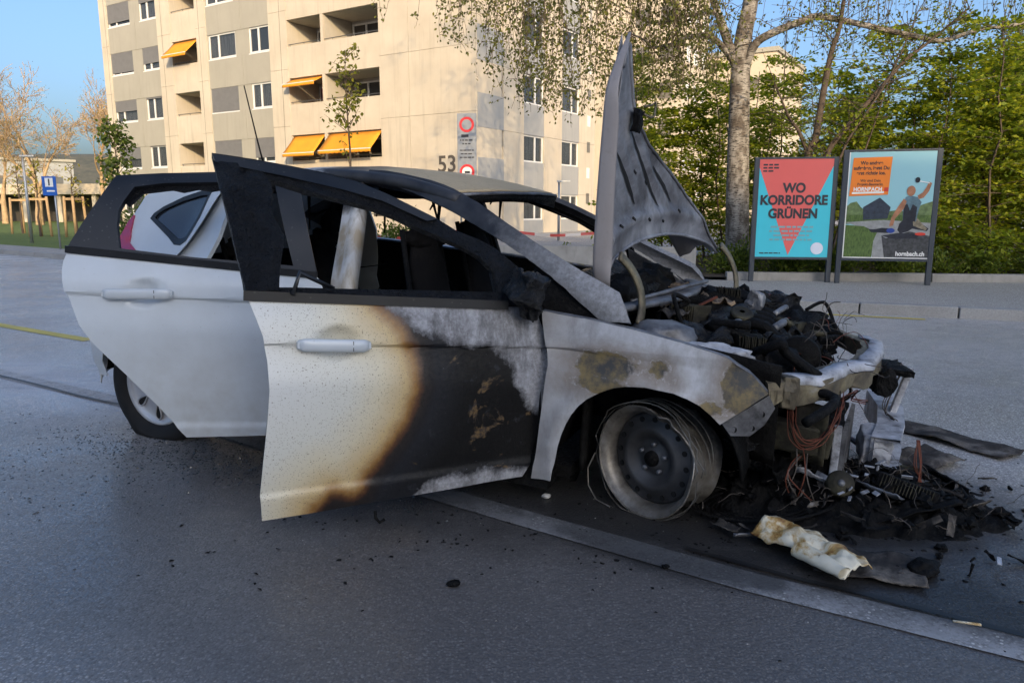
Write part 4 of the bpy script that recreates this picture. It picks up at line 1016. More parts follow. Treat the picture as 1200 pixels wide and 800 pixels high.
# slender forked tree behind the posters
ft = empty('forked_tree', (5.05, 12.55, .15)); tag(ft, 'slender forked tree with bare leaning stems rising between the two posters', 'tree')
F_ = Vector((5.05, 12.55, .15)); limbs = []
for ps, r0, r1 in [([(5.07, 12.6, 0), (4.93, 12.6, 1.2), (4.91, 12.6, 2.09), (5.0, 12.6, 2.29), (5.08, 12.6, 3.04), (5.17, 12.6, 3.7), (5.26, 12.6, 4.02), (5.32, 12.6, 4.6), (5.5, 12.7, 6)], .085, .02),
                   ([(5.16, 12.45, 0), (5.12, 12.4, 1.4), (5.14, 12.4, 2.08), (5.52, 12.4, 2.61), (5.89, 12.4, 3.07), (6.28, 12.4, 3.53), (6.64, 12.4, 3.81), (7.2, 12.4, 4.3)], .06, .015), ([(4.92, 12.6, 2.05), (4.7, 12.55, 2.45), (4.51, 12.5, 2.66), (4.2, 12.4, 3.2)], .04, .01),
                   ([(5.2, 12.4, 1.5), (5.4, 12.35, 2.2), (5.62, 12.3, 2.62), (6.0, 12.25, 3.3), (6.3, 12.2, 4.2)], .03, .008), ([(5.3, 12.5, .2), (5.62, 12.5, 1.5), (5.9, 12.45, 2.6), (6.15, 12.4, 3.6)], .028, .008)]:
    q = smooth_poly([Vector(p) - F_ for p in ps], 4); limbs.append((q, rtap(r0, r1, len(q))))
items = []
for q, rr in limbs[:]:
    for i in range(4, len(q)):
        for _ in range(3):
            d = Vector((r.gauss(0, .7), r.gauss(0, .7), r.uniform(-.1, .6))).normalized(); L = r.uniform(.3, .8)
            limbs.append(([q[i], q[i] + d * L * .5, q[i] + d * L], [.007, .005, .003]))
            for _ in range(7): items.append((q[i] + d * L * r.uniform(.3, 1.05) + rv(r, .05), (d + rv(r, .6)).normalized(), (Vector((0, 0, 1)) + rv(r, .5)).normalized(), r.uniform(.05, .085), r.uniform(.035, .05)))
tubes(limbs, .003, 8).build('trunk', 'bark_brown', ft, True)
o = bpy.data.objects.new('crown', leaf_mesh('crown', items, 'leaf_hornbeam', 6)); COL.objects.link(o); o.parent = ft
# young maple before the balconies, young linden by the lawn
def young_tree(name, loc, H, crown0, R, nb, leaves, mat, lsize, label, seed):
    r = random.Random(seed); e = empty(name, loc); tag(e, label, 'tree'); limbs = []; items = []
    st = [Vector((r.gauss(0, .02), r.gauss(0, .02), H * i / 8)) for i in range(9)]; limbs.append((st, rtap(.05, .008, 9)))
    for k in range(nb):
        t = r.uniform(crown0, .97); p = Vector((0, 0, H * t)); a = r.uniform(0, 6.28); el = r.uniform(.35, 1.0)
        L = R * (1.25 - t * .8) * r.uniform(.6, 1.1); d = Vector((math.cos(a) * math.cos(el), math.sin(a) * math.cos(el), math.sin(el)))
        tip = p + d * L; limbs.append(([p, p + d * L * .5 + Vector((0, 0, .04)), tip + Vector((0, 0, .1 * L))], [.014, .009, .004]))
        for j in range(leaves):
            u = r.uniform(.3, 1.05); items.append((p + d * L * u + rv(r, .07), (rv(r) + Vector((0, 0, -.3))).normalized(), (Vector((0, -.3, 1)) + rv(r, .6)).normalized(), r.uniform(*lsize), r.uniform(*lsize) * .8))
    tubes(limbs, .004, 7).build('trunk', 'bark_brown', e, True)
    o = bpy.data.objects.new('crown', leaf_mesh('crown', items, mat, seed)); COL.objects.link(o); o.parent = e
young_tree('maple_tree', (-4.7, 22, .09), 5.5, .42, .95, 30, 11, 'leaf_maple', (.10, .16), 'young maple with sparse yellow-green leaves before the orange awnings', 31)
young_tree('linden_tree', (-12.5, 24, .1), 3.75, .40, 1.0, 34, 22, 'leaf_linden', (.10, .16), 'young bright green linden at the corner of the building', 32)
# bare trees at the left end of the street
def bare_tree(loc, H, seed, label, lean):
    r = random.Random(seed); e = empty('bare_tree', loc); tag(e, label, 'tree', 'bare trees beyond the lawn'); limbs = []; tips = []
    branching(r, (0, 0, 0), (lean, 0, 1), H * .27, H * .020, 6, limbs, tips, .10, .95, 5, (2, 3))
    limbs = limbs
    tubes(limbs, .012, 6).build('trunk', 'bark_pale', e, True)
    items = []
    for pts, d in tips:
        for _ in range(1): items.append((pts[r.randint(1, len(pts) - 1)] + rv(r, .2), rv(r).normalized(), rv(r).normalized(), r.uniform(.06, .11), r.uniform(.04, .07)))
    o = bpy.data.objects.new('crown', leaf_mesh('crown', items, 'leaf_budding', seed)); COL.objects.link(o); o.parent = e
bare_tree((-31.5, 50, .1), 13.5, 41, 'tall bare tree with upright golden branches beyond the lawn', .02)
bare_tree((-28.0, 52, .1), 12.0, 42, 'spreading bare tree with brown buds close to the building', -.12)
bare_tree((-36.5, 54, .1), 11.5, 44, 'smaller bare tree farther out at the edge of the lawn', .1)
for i, (x, y, h) in enumerate(((-18.6, 29.5, 2.9), (-16.9, 29.0, 2.7), (-21.6, 33, 3.0))):
    young_tree('staked_tree', (x, y, .1), h, .45, .7, 16, 7, 'leaf_budding', (.08, .14), ('young budding tree in stakes nearest the lamp post', 'young budding tree in stakes beside the information sign', 'young budding tree in stakes farther out on the lawn')[i], 50 + i)
    st = empty('tree_stake', (x, y, .1)); tag(st, ('wooden tripod stake round the young tree nearest the lamp post', 'wooden tripod stake round the young tree beside the information sign', 'wooden tripod stake round the farthest young tree')[i], 'stake')
    for k in range(3):
        a = k * 2.094 + i; MB().tube([(.42 * math.cos(a), .42 * math.sin(a), 0), (.36 * math.cos(a), .36 * math.sin(a), 1.55)], .05, 7).build('post', 'stake_wood', st, True)
    for k in range(3):
        a = k * 2.094 + i; b = a + 2.094; MB().box(((math.cos(a) + math.cos(b)) * .18, (math.sin(a) + math.sin(b)) * .18, 1.45), (.66, .03, .09), Matrix.Rotation(math.atan2(math.sin(b) - math.sin(a), math.cos(b) - math.cos(a)), 3, 'Z')).build('cross_bar', 'stake_wood', st)
# ================================================================== the burnt hatchback (car frame: x forward, y left, z up, origin under the front axle)
YAW, PITCH = rad(-23.5), rad(2.2)
car = empty('burnt_car', (.90, 3.475, -.15), (0, PITCH, YAW))
tag(car, 'burnt-out white hatchback with open doors, raised bonnet and gutted engine bay', 'car')
def zroad(x): return .15 + .0384 * x               # height of the road surface in the car frame
PZ = [.05, .10, .18, .30, .45, .60, .72, .80, .90, .96, 1.05, 1.2, 1.35, 1.42, 1.5]
PW = [.76, .80, .845, .872, .89, .90, .902, .895, .878, .86, .815, .735, .63, .56, .5]
def Wz(z): return cinterp(z, PZ, PW)
def crease(z, zc): d = zc - z; return -.013 * sstep(-.003, .008, d) * (1 - sstep(.02, .16, d)) + .012 * sstep(.335, .30, z)
def Wf(x, z):
    w = Wz(z); t = sstep(0, 1, (-2.15 - x) / .5)
    w -= t * (.03 + .08 * min(1, max(0, (z - .8) / .3)) * (1 - .75 * sstep(1.18, 1.40, z))) + .35 * max(0, -2.9 - x) ** 2
    w -= .55 * max(0, x) ** 2
    return w + crease(z, .80)
def sgn_fn(s, inset=0.): return lambda x, z: (x, s * (Wf(x, z) - inset), z)
def near(inset=0.): return sgn_fn(-1, inset)
def spots(lst):
    def f(a, b):
        best = -1
        for (cx, cy, rx, ry) in lst:
            d = math.hypot((a - cx) / rx, (b - cy) / ry); best = max(best, (1 - d) * min(rx, ry))
        return best
    return f
# ---- front wings
FEN = [(-.513, .937), (-.339, .924), (-.153, .903), (.039, .872), (.196, .836), (.29, .775), (.350, .712), (.199, .589), (.165, .622), (.125, .653), (.08, .673), (.03, .688), (-.078, .697), (-.15, .690), (-.201, .676), (-.25, .652), (-.299, .619), (-.33, .588), (-.356, .552), (-.38, .505), (-.399, .454), (-.412, .405), (-.42, .357), (-.436, .256), (-.525, .245), (-.505, .38), (-.480, .583), (-.470, .726), (-.484, .80)]
for s in (-1, 1):
    f = sgn_fn(s)
    def fn(x, z, f=f):
        p = list(f(x, z)); a = math.hypot(x + .10, z - .36)                       # flared arch lip, softly dented
        p[1] += (1 if p[1] > 0 else -1) * (.016 * math.exp(-((a - .345) / .03) ** 2) - .018 * math.exp(-(((x + .40) / .10) ** 2 + ((z - .80) / .07) ** 2)) + .006 * noise.noise(Vector((x * 4, z * 4, 2))))
        return p
    w = panel('front_wing', FEN, [], fn, 'metal_ashed', car, .03, .004, {'spot': spots([(-.235, .755, .125, .05), (-.03, .765, .032, .03), (.02, .725, .012, .012), (.275, .735, .085, .11), (.165, .64, .035, .022), (-.25, .685, .10, .03)])})
    tag(w, 'ash-white front wing with flaked grey and tan patches over the wheel arch')
    m = MB(); pts = [(-.51, .937), (-.339, .924), (-.153, .903), (.039, .872), (.196, .836), (.29, .775), (.345, .715)]
    m.grid(24, 3, lambda u, v: (lambda x: (x, s * (Wf(x, interp(x, [p[0] for p in pts], [p[1] for p in pts])) - .055 * v), interp(x, [p[0] for p in pts], [p[1] for p in pts]) + .010 * math.sin(v * 1.6) - .02 * v * v))(-.51 + .855 * u))
    m.build('wing_flange', 'steel_grey', w, True, solid=.003)
    if s < 0:                                                                        # lamp bracket hanging from the wing tip
        panel('lamp_bracket', [(.20, .585), (.35, .70), (.375, .655), (.345, .59), (.30, .545), (.235, .54)], [], near(.03), 'steel_grey', w, .03, .006)
        for bx, bz in ((.245, .565), (.305, .575), (.335, .63)): MB().lathe([(0, .011), (.004, .011), (.004, 0)], 10, 'y', (bx, -(Wf(bx, bz) - .024), bz)).build('bolt_hole', 'hole_black', w)
# ---- A-pillars, roof, rails
AP = [(-1.55, 1.462), (-1.45, 1.458), (-1.356, 1.446), (-1.205, 1.420), (-1.13, 1.402), (-1.06, 1.382), (-.98, 1.352), (-.904, 1.322), (-.79, 1.268), (-.674, 1.214), (-.506, 1.137), (-.40, 1.09), (-.296, 1.047), (-.225, 1.015), (-.185, .965), (-.16, .920), (-.272, .918), (-.413, 1.008), (-.50, 1.06), (-.582, 1.105), (-.73, 1.175), (-.883, 1.238), (-1.06, 1.305), (-1.2, 1.35), (-1.35, 1.385), (-1.55, 1.41)]
for s in (-1, 1):
    f = sgn_fn(s, .015)
    def fa(x, z, f=f):
        p = list(f(x, z)); zc = interp(x, [-1.55, -1.35, -1.2, -1.06, -.904, -.674, -.506, -.296, -.16], [1.435, 1.415, 1.385, 1.345, 1.28, 1.18, 1.10, 1.0, .92]); q = (z - zc) / .05
        p[1] += (-1 if p[1] > 0 else 1) * .02 * q * q * .8; return p
    panel('windscreen_pillar', AP, [], fa, 'pillar_scorched', car, .035, .03)
    TR = [(-.60, 1.095), (-.415, .998), (-.275, .912), (-.52, .925), (-.60, .93)]
    tr_ = panel('scuttle_plate', TR, [], sgn_fn(s, .05), 'steel_grey' if s > 0 else 'char', car, .04, .006)
    for bx, bz, br in ((-.49, .96, .012), (-.44, .975, .009), (-.40, .955, .010), (-.35, .94, .007)):
        MB().lathe([(0, br), (.003, br), (.003, 0)], 12, 'y', (bx, s * (Wf(bx, bz) - .045), bz)).build('plate_hole', 'hole_black', tr_)
    path = smooth_poly([(-1.02, .605, 1.355), (-1.2, .578, 1.40), (-1.4, .56, 1.434), (-1.75, .55, 1.453), (-2.15, .55, 1.437), (-2.36, .53, 1.41)], 4)
    rr = [(.035 * math.cos(a) * (1.1), .032 * math.sin(a)) for a in [i * math.pi / 5 for i in range(10)]]
    MB().sweep([(p.x, s * p.y, p.z - .012) for p in path], rr).build('roof_rail', 'pillar_scorched', car, True)
RX = [-2.85, -2.5, -2.2, -1.75, -1.4, -1.2, -1.05, -.9]; RZ = [1.345, 1.415, 1.445, 1.462, 1.445, 1.42, 1.39, 1.36]
RY = [.59, .585, .55, .545, .55, .56, .575, .585]
def roofp(u, v):
    y = -1 + 2 * v; x0 = -1.05 + .17 * (1 - y * y); x = x0 + (-2.86 - x0) * u
    ry = interp(x, RX, RY); c = .048 * (1 - abs(y) ** 2.4) + .004 * noise.noise(Vector((x * 5, y * 4, 1)))
    return (x, y * ry, cinterp(x, RX, RZ) + c - .01)
rf = MB().grid(40, 24, roofp).build('roof', 'roof_scorched', car, True, solid=.006)
tag(rf, 'roof skin scorched khaki at the front and still white at the back')
hp = [roofp(0, v) for v in [i / 16 for i in range(17)]]
MB().sweep([(p[0] - .015, p[1], p[2] - .028) for p in hp], [(-.03, -.022), (.022, -.022), (.034, .006), (.02, .018), (-.03, .02)]).build('windscreen_header', 'char', car, True)
MB().sweep([(p[0] + .012, p[1], p[2] - .008) for p in hp], [(-.012, -.006), (.012, -.008), (.012, .004), (-.01, .006)]).build('header_lip', 'steel_grey', rf, True)
ab = roofp(.78, .30); an = MB().tube([ab, (ab[0] - .05, ab[1], ab[2] + .16), (ab[0] - .135, ab[1], ab[2] + .46)], [.006, .004, .003], 8).build('antenna', 'char', rf, True)
MB().lump((ab[0], ab[1], ab[2]), (.04, .025, .015), 3, .1).build('antenna_foot', 'char', rf, True)
# far-side greenhouse seen through the openings
for s in (-1, 1):
    bp = smooth_poly([(-1.50, .845, .30), (-1.50, .865, .60), (-1.505, .845, .90), (-1.53, .745, 1.15), (-1.585, .61, 1.385)], 4)
    def sec(i, n=len(bp)):
        t = i / (n - 1); w = .085 - .02 * t if s < 0 else .05 - .012 * t
        return [(-w, -.02), (-w * .6, .022), (-w * .15, .014), (w * .2, .03), (w * .85, .03), (w, -.02)]
    MB().sweep([(p.x, s * p.y - s * .03, p.z) for p in bp], sec, (0, -1 if s < 0 else 1, .2)).build('door_pillar', 'pillar_b' if s < 0 else 'char', car, True)
# sills, floor, bulkheads
for s in (-1, 1): MB().sweep([(-.46, s * .80, .27), (-1.4, s * .80, .28), (-2.36, s * .79, .30)], [(-.055, -.07), (.055, -.07), (.06, .03), (.03, .07), (-.05, .07)]).build('sill', 'char' , car)
MB().box((-1.45, 0, .25), (2.1, 1.5, .05)).build('floor_pan', 'char', car)
MB().grid(12, 14, lambda u, v: (-.36 - .05 * math.sin(u * 3) + .02 * noise.noise(Vector((u * 4, v * 4, 5))), -.74 + 1.48 * u, .26 + .64 * v)).build('bulkhead', 'char', car, True, solid=.02)
MB().grid(16, 14, lambda u, v: (-2.55 - .35 * v + .03 * noise.noise(Vector((u * 4, v * 4, 9))), -.62 + 1.24 * u, .35 + .62 * v)).build('rear_bulkhead', 'char', car, True, solid=.03)
# dashboard remains and steering column
m = MB()
for i in range(9):
    u = -.62 + i * .155; m.lump((-.55 + .04 * math.sin(i * 2.1), u, .86 + .03 * math.sin(i * 3.3)), (.13, .12, .07), i + 2, .5, 3)
m.build('dashboard_remains', 'char', car, True)
m = MB().tube([(-.55, .36, .86), (-.74, .36, .93)], .025, 8); m.lump((-.75, .36, .93), (.04, .06, .05), 4, .4)
m.build('steering_column', 'char', car, True)
# seats: sagging burnt cushions on bare frames
def seat(x, y, h, lean, seed):
    m = MB()
    def back(u, v):
        w = .225 * (1 - .62 * v ** 2.2) * (1 + .05 * math.sin(v * 7 + seed)); a = 2 * math.pi * u
        cx = x - .34 - lean * v; cz = .46 + h * v
        th = .075 * (1 - .4 * v)
        n = 1 + .6 * noise.noise(Vector((math.cos(a) * 1.5, math.sin(a) * 1.5, v * 4 + seed * 5)))
        return (cx + th * math.cos(a) * n, y + w * math.sin(a) * (1 + .12 * noise.noise(Vector((seed, v * 6, a)))), cz + .03 * noise.noise(Vector((a, v * 5, seed))))
    m.grid(22, 16, back); m.lump((x - .34 - lean, y, .46 + h), (.06, .16, .06), seed, .5, 3)
    m.build('seat_back', 'soot_cloth', car, True)
    MB().lump((x - .08, y, .42), (.30, .25, .10), seed + 3, .35, 3, 2).build('seat_cushion', 'soot_cloth', car, True)
    m = MB()
    for q in (-.21, .21): m.tube([(x + .15, y + q, .30), (x - .34, y + q, .40), (x - .36 - lean, y + q * .8, .5 + h)], .014, 6)
    m.build('seat_frame', 'char', car, True)
seat(-.86, -.38, .70, .13, 1); seat(-.90, .38, .72, .20, 2)
seat(-1.92, -.34, .60, .22, 3); seat(-1.92, .34, .60, .24, 4)
m = MB()
for y in (-.38, .38):
    m.tube([(-2.40, y - .06, 1.08), (-2.45, y - .06, 1.2), (-2.45, y + .06, 1.2), (-2.40, y + .06, 1.08)], .009, 6); m.lump((-2.45, y, 1.17), (.04, .11, .07), int(y * 10) + 9, .3)
    m.build('headrest_remains', 'soot_cloth', car, True); m = MB()
r = random.Random(4); m = MB()
for i in range(20):                                                                  # seat springs, belts and hanging scraps
    x, y = r.uniform(-2.3, -.7), r.uniform(-.6, .6); z = r.uniform(.5, .75); m = MB(); m.tube([(x, y, z), (x + r.gauss(0, .1), y + r.gauss(0, .1), z + r.uniform(.05, .3)), (x + r.gauss(0, .2), y + r.gauss(0, .15), z + r.uniform(0, .3))], .005, 5); m.build('seat_spring', 'char', car)
for i in range(14):
    x, y = r.uniform(-2.2, -1.1), r.uniform(-.5, .5); z = 1.40; L = r.uniform(.06, .28); MB().tube([(x, y, z), (x + r.gauss(0, .03), y + r.gauss(0, .03), z - L)], [.012, .004], 5).build('hanging_scrap', 'char', car)
MB().grid(24, 14, lambda u, v: (-1.1 - 1.6 * u, -.5 + 1.0 * v, 1.375 - .03 * abs(2 * v - 1) + .025 * noise.noise(Vector((u * 9, v * 7, 3))))).build('headliner_remains', 'char', car, True)
# ---- rear quarters, glass, tail
ARC = [(-2.70 + .345 * math.cos(rad(a)), .33 + .345 * math.sin(rad(a))) for a in range(28, 172, 8)]
QUA = [(-2.36, 1.392), (-2.545, 1.04), (-2.60, .95), (-2.585, .85), (-2.53, .70)] + ARC + [(-3.0, .345), (-3.06, .345), (-3.11, .42), (-3.12, .60), (-3.12, .80), (-3.09, .95), (-3.04, 1.05), (-3.0, 1.20), (-2.94, 1.30), (-2.82, 1.36), (-2.6, 1.40)]
GLS = [(-2.86, 1.187), (-2.845, 1.215), (-2.79, 1.25), (-2.66, 1.305), (-2.52, 1.345), (-2.455, 1.352), (-2.50, 1.21), (-2.545, 1.09), (-2.575, 1.068), (-2.62, 1.068)]
for s in (-1, 1):
    q = panel('rear_quarter', QUA, [GLS], sgn_fn(s, .0), 'paint_white', car, .04, .004)
    panel('quarter_window', GLS, [], sgn_fn(s, .010), 'quarter_glass', q, .05, .004)
    cx = sum(p[0] for p in GLS) / len(GLS); cz = sum(p[1] for p in GLS) / len(GLS)
    inn = [(cx + (p[0] - cx) * .88, cz + (p[1] - cz) * .80) for p in GLS]
    panel('window_seal', [(cx + (p[0] - cx) * 1.02, cz + (p[1] - cz) * 1.03) for p in GLS], [inn], sgn_fn(s, -.002), 'trim_black', q, .06, .006)
    panel('door_jamb', [(-2.30, 1.37), (-2.325, 1.24), (-2.32, 1.12), (-2.35, 1.0), (-2.40, .8), (-2.34, .55), (-2.2, .40), (-2.2, .30), (-2.42, .30), (-2.42, .52), (-2.56, .72), (-2.62, .95), (-2.56, 1.06), (-2.40, 1.37)], [], sgn_fn(s, .055), 'paint_white', q, .05, .02)
    TL = [(-3.035, 1.03), (-3.01, 1.16), (-2.985, 1.20), (-2.965, 1.12), (-2.93, 1.06), (-2.80, 1.0), (-2.86, .965), (-3.05, .94)]
    panel('tail_lamp', TL, [], sgn_fn(s, -.008), 'tail_lamp_red', car, .04, .012)
    MB().grid(10, 8, lambda u, v: (-2.70 + .335 * math.cos(rad(8 + 164 * u)), s * (.50 + .33 * v), .33 + .335 * math.sin(rad(8 + 164 * u)))).build('wheel_liner', 'char', car, True)
TX = [.25, .34, .45, .60, .75, .90, .97, 1.10, 1.25, 1.34]; TV = [-3.38, -3.44, -3.45, -3.43, -3.37, -3.33, -3.30, -3.21, -3.06, -2.93]
def tailp(u, v):
    z = .30 + 1.04 * v; y = -1 + 2 * u; xr = cinterp(z, TX, TV); xs = interp(z, [.3, .6, .95, 1.05, 1.2, 1.3, 1.34], [-3.06, -3.12, -3.09, -3.04, -3.0, -2.94, -2.88])
    a = abs(y) ** 3.2; x = xr * (1 - a) + xs * a
    return (x, y * Wf(xs, z), z)
tg = MB().grid(26, 26, tailp).build('tailgate', 'paint_white', car, True, solid=.006)
MB().grid(16, 8, lambda u, v: (-2.55 - .43 * v + .06 * v * (2 * u - 1) ** 4, (-.49 + .98 * u) * (1 - .03 * v), 1.43 - .075 * v - .02 * v * v - .035 * abs(2 * u - 1) ** 3)).build('spoiler', 'paint_white', tg, True, solid=.025)
MB().box((-3.42, 0, .52), (.03, .50, .11)).build('number_plate', 'sign_white', tg)
# ---- closed doors on the far side
for nm, o_ in (('far_front_door', [(-.53, .94), (-1.48, 1.01), (-1.47, .7), (-1.49, .25), (-.55, .25), (-.50, .6)]), ('far_rear_door', [(-1.52, 1.01), (-2.60, 1.07), (-2.60, .9), (-2.40, .56), (-2.17, .26), (-1.51, .26), (-1.49, .7)])):
    panel('inner_door_face', [(.98 * p[0] - .03, p[1]) for p in o_], [], sgn_fn(1, .05), 'char', car, .1, .02)
    d = panel(nm, o_, [], sgn_fn(1), 'metal_ashed' if 'front' in nm else 'paint_white', car, .06, .03)
    if 'front' in nm: panel('window_frame', [(-1.56, 1.40), (-1.50, 1.01), (-1.46, 1.01), (-1.50, 1.36), (-1.19, 1.345), (-.90, 1.24), (-.62, 1.08), (-.60, .96), (-.56, .96), (-.58, 1.10), (-.89, 1.27), (-1.18, 1.385)], [], sgn_fn(1, .02), 'char', d, .05, .03)
    else: panel('window_frame', [(-1.58, 1.40), (-1.55, 1.36), (-2.30, 1.34), (-2.42, 1.10), (-2.62, 1.08), (-2.49, 1.38)], [], sgn_fn(1, .02), 'char', d, .05, .03)
# ---- open near-side doors
def densify(poly, step=.008):
    out = []
    for a, b in zip(poly, poly[1:] + poly[:1]):
        n = max(1, int(math.hypot(b[0] - a[0], b[1] - a[1]) / step)); out += [(a[0] + (b[0] - a[0]) * i / n, a[1] + (b[1] - a[1]) * i / n) for i in range(n)]
    return out
def door_root(name, hx, hy, deg, label):
    e = empty(name, (hx, hy, 0), (0, 0, rad(deg)), car); e['label'] = label; return e
def dfn(off=0., zc=lambda s: .82, cup=None, warp=0):
    def f(s, z):
        w = Wz(z) - .87 + off + crease(z, zc(s))
        if cup:
            d = math.hypot((s - cup[0]) / .075, (z - cup[1]) / .064)
            if d < 1: w -= .034 * (1 - d * d) ** .9
        if warp: w += warp * noise.noise(Vector((s * 3.1, z * 3.1, 7))) * sstep(.45, .1, s)
        return (-s, -w, z)
    return f
def handle(d, s0, z0, s1, z1, f, mat):
    L = math.hypot(s1 - s0, z1 - z0); m = MB(); pts = []
    for i in range(13):
        t = i / 12; s = s0 + (s1 - s0) * t; z = z0 + (z1 - z0) * t; p = f(s, z)
        e = min(1, min(t, 1 - t) / .12); pts.append((p[0], p[1] - .012 - .010 * math.sqrt(e), p[2]))
    sec = lambda i: [(a * (.7 + .3 * min(1, min(i, 12 - i))), b * (.7 + .3 * min(1, min(i, 12 - i)))) for a, b in [(.009 * math.cos(q), .023 * math.sin(q)) for q in [k * math.pi / 6 for k in range(12)]]]
    h = m.sweep(pts, sec).build('door_handle', mat, d, True)
    for t in (.06, .94):
        s = s0 + (s1 - s0) * t; z = z0 + (z1 - z0) * t; p = f(s, z); MB().box((p[0], p[1] - .006, p[2]), (.035, .03, .02)).build('handle_mount', mat, h)
    i = pts[9]; MB().box((i[0], i[1] - .0065, i[2]), (.0025, .004, .034)).build('handle_gap', 'trim_black', h)
fd = door_root('front_door', -.55, -.85, 50, 'open front door burnt white, brown, black and ash-grey')
fz = lambda s: .79 + .068 * s
F1 = dfn(0, fz, (.784, .846), .012)
BURN = [(.60, 1.02), (.624, .976), (.536, .896), (.492, .801), (.486, .667), (.526, .535), (.598, .428), (.667, .347), (.69, .284), (.736, .256), (.807, .283), (.86, .24), (.88, .15), (-.4, .15), (-.4, 1.3), (.60, 1.3)]
ASH = [(.63, 1.0), (.60, .95), (.44, .856), (.33, .82), (.21, .807), (.112, .735), (.075, .632), (.03, .56), (-.02, .52), (-.2, .6), (-.2, 1.1)]
STRIP = [(.524, .22), (.461, .268), (.373, .295), (.209, .30), (.05, .292), (-.05, .27), (-.05, .1), (.5, .1)]
FSK = [(1.074, 1.012), (1.05, .94), (1.033, .884), (1.022, .80), (1.020, .70), (1.028, .602), (1.045, .45), (1.058, .321), (1.053, .226), (.863, .227), (.55, .234), (.03, .246), (0, .30), (-.03, .45), (-.05, .621), (-.056, .74), (-.035, .85), (-.013, .908), (.04, .945)]
sk = panel('door_skin', FSK, [], F1, 'paint_scorched', fd, (.022, .009), .004, {'burn': lambda a, b: sd_poly((a, b), BURN), 'ash': lambda a, b: max(sd_poly((a, b), ASH), sd_poly((a, b), STRIP))})
# inner shell so the door has depth
inner = [(.5 + (p[0] - .5) * .975, .62 + (p[1] - .62) * .97) for p in FSK]
panel('inner_panel', inner, [], lambda s, z: (-s, -(Wz(z) - .87) + .075, z), 'char', fd, .08, .01)
FD = densify(FSK); inner = [(.5 + (p[0] - .5) * .975, .62 + (p[1] - .62) * .97) for p in FD]; n_ = len(FD); m = MB()
o3 = [F1(*p) for p in FD]; i3 = [(-p[0], -(Wz(p[1]) - .87) + .075, p[1]) for p in inner]
m.add(o3 + i3, [(i, (i + 1) % n_, n_ + (i + 1) % n_, n_ + i) for i in range(n_)]).build('door_edge', 'steel_grey', fd)
handle(fd, .923, .853, .675, .836, dfn(0, lambda s: -1), 'paint_white')
FF = [(1.076, 1.005), (1.137, 1.476), (1.0, 1.462), (.874, 1.444), (.75, 1.424), (.64, 1.398), (.536, 1.357), (.45, 1.318), (.354, 1.27), (.284, 1.227), (.20, 1.195), (.135, 1.164), (.08, 1.12), (.033, 1.079), (.0, .955), (.06, .95)]
FI = [(.150, 1.0), (.155, 1.075), (.204, 1.128), (.275, 1.170), (.35, 1.20), (.423, 1.230), (.51, 1.272), (.594, 1.303), (.693, 1.326), (.82, 1.355), (.929, 1.388), (1.0, 1.394), (.985, 1.2), (.975, 1.035)]
panel('window_frame', FF, [FI], lambda s, z: (-s, -(Wz(z) - .87) + .004 + .006 * noise.noise(Vector((s * 9, z * 9, 1))), z), 'trim_melted', fd, .03, .028)
def upr(s, z):
    q = .5 + .5 * sstep(1.05, 1.3, z); return (-s, -(Wz(z) - .87) - .014 - .022 * q * noise.noise(Vector((s * 16, z * 9, 4))) - .012 * q * noise.noise(Vector((s * 40, z * 26, 4))), z)
panel('window_pillar', [(1.080, 1.03), (1.135, 1.455), (.985, 1.44), (.952, 1.38), (.962, 1.27), (.935, 1.20), (.955, 1.12), (.972, 1.03)], [], upr, 'trim_melted', fd, .015, .016)
panel('rail_cover', [(1.137, 1.478), (.874, 1.447), (.64, 1.401), (.536, 1.360), (.354, 1.273), (.40, 1.265), (.56, 1.335), (.70, 1.37), (.90, 1.41), (1.13, 1.45)], [], lambda s, z: (-s, -(Wz(z) - .87) - .020 + .005 * noise.noise(Vector((s * 12, z * 12, 2))), z), 'trim_black', fd, .03, .012)
def belt(d, s0, z0, s1, z1, h, off=.010):
    m = MB().sweep([(-(s0 + (s1 - s0) * t), -(Wz(z0 + (z1 - z0) * t) - .87) - off, z0 + (z1 - z0) * t) for t in [i / 10 for i in range(11)]], [(-.008, -h / 2), (.010, -h / 2), (.012, h * .3), (.004, h / 2), (-.008, h / 2)])
    m.build('belt_trim', 'trim_black', d)
belt(fd, .12, .958, 1.085, 1.018, .034)
# mirror: melted shell on the sail corner
mr = MB().rough((-.085, -.085, 1.03), (.10, .16, .115), Matrix.Rotation(.35, 3, 'Y') @ Matrix.Rotation(.2, 3, 'X'), 12, .035, 8); mr.lump((-.05, -.055, .97), (.045, .06, .06), 14, .5, 3); mr.tube([(-.07, -.10, .98), (-.068, -.105, .93), (-.06, -.10, .905)], [.016, .010, .004], 6); mr.tube([(-.105, -.10, .99), (-.11, -.11, .95)], [.014, .005], 6)
mo = mr.build('wing_mirror', 'char_glossy', fd, True); tag(mo, 'melted black wing mirror')
MB().tube([(-.03, -.02, .93), (-.02, -.05, 1.0), (-.035, -.03, 1.09)], .008, 6).build('mirror_bracket', 'steel_burnt', mo, True)
panel('sail_panel', [(.0, .955), (.15, .975), (.155, 1.075), (.09, 1.11), (.03, 1.07)], [], lambda s, z: (-s, -(Wz(z) - .87) + .03, z), 'char_glossy', fd, .03, .02)
MB().tube([(-.65, -.01, .20), (-.65, -.02, .175), (-.635, -.02, .155), (-.615, -.02, .165)], .006, 6).build('hanging_clip', 'char', fd, True)
MB().tube([(-.93, -.0, 1.02), (-.90, .035, 1.09), (-.78, .055, 1.03)], .009, 6).build('window_channel', 'trim_black', fd, True)
MB().tube([(.04, .05, .62), (-.10, .06, .62)], .02, 6).build('door_check', 'steel_grey', fd)
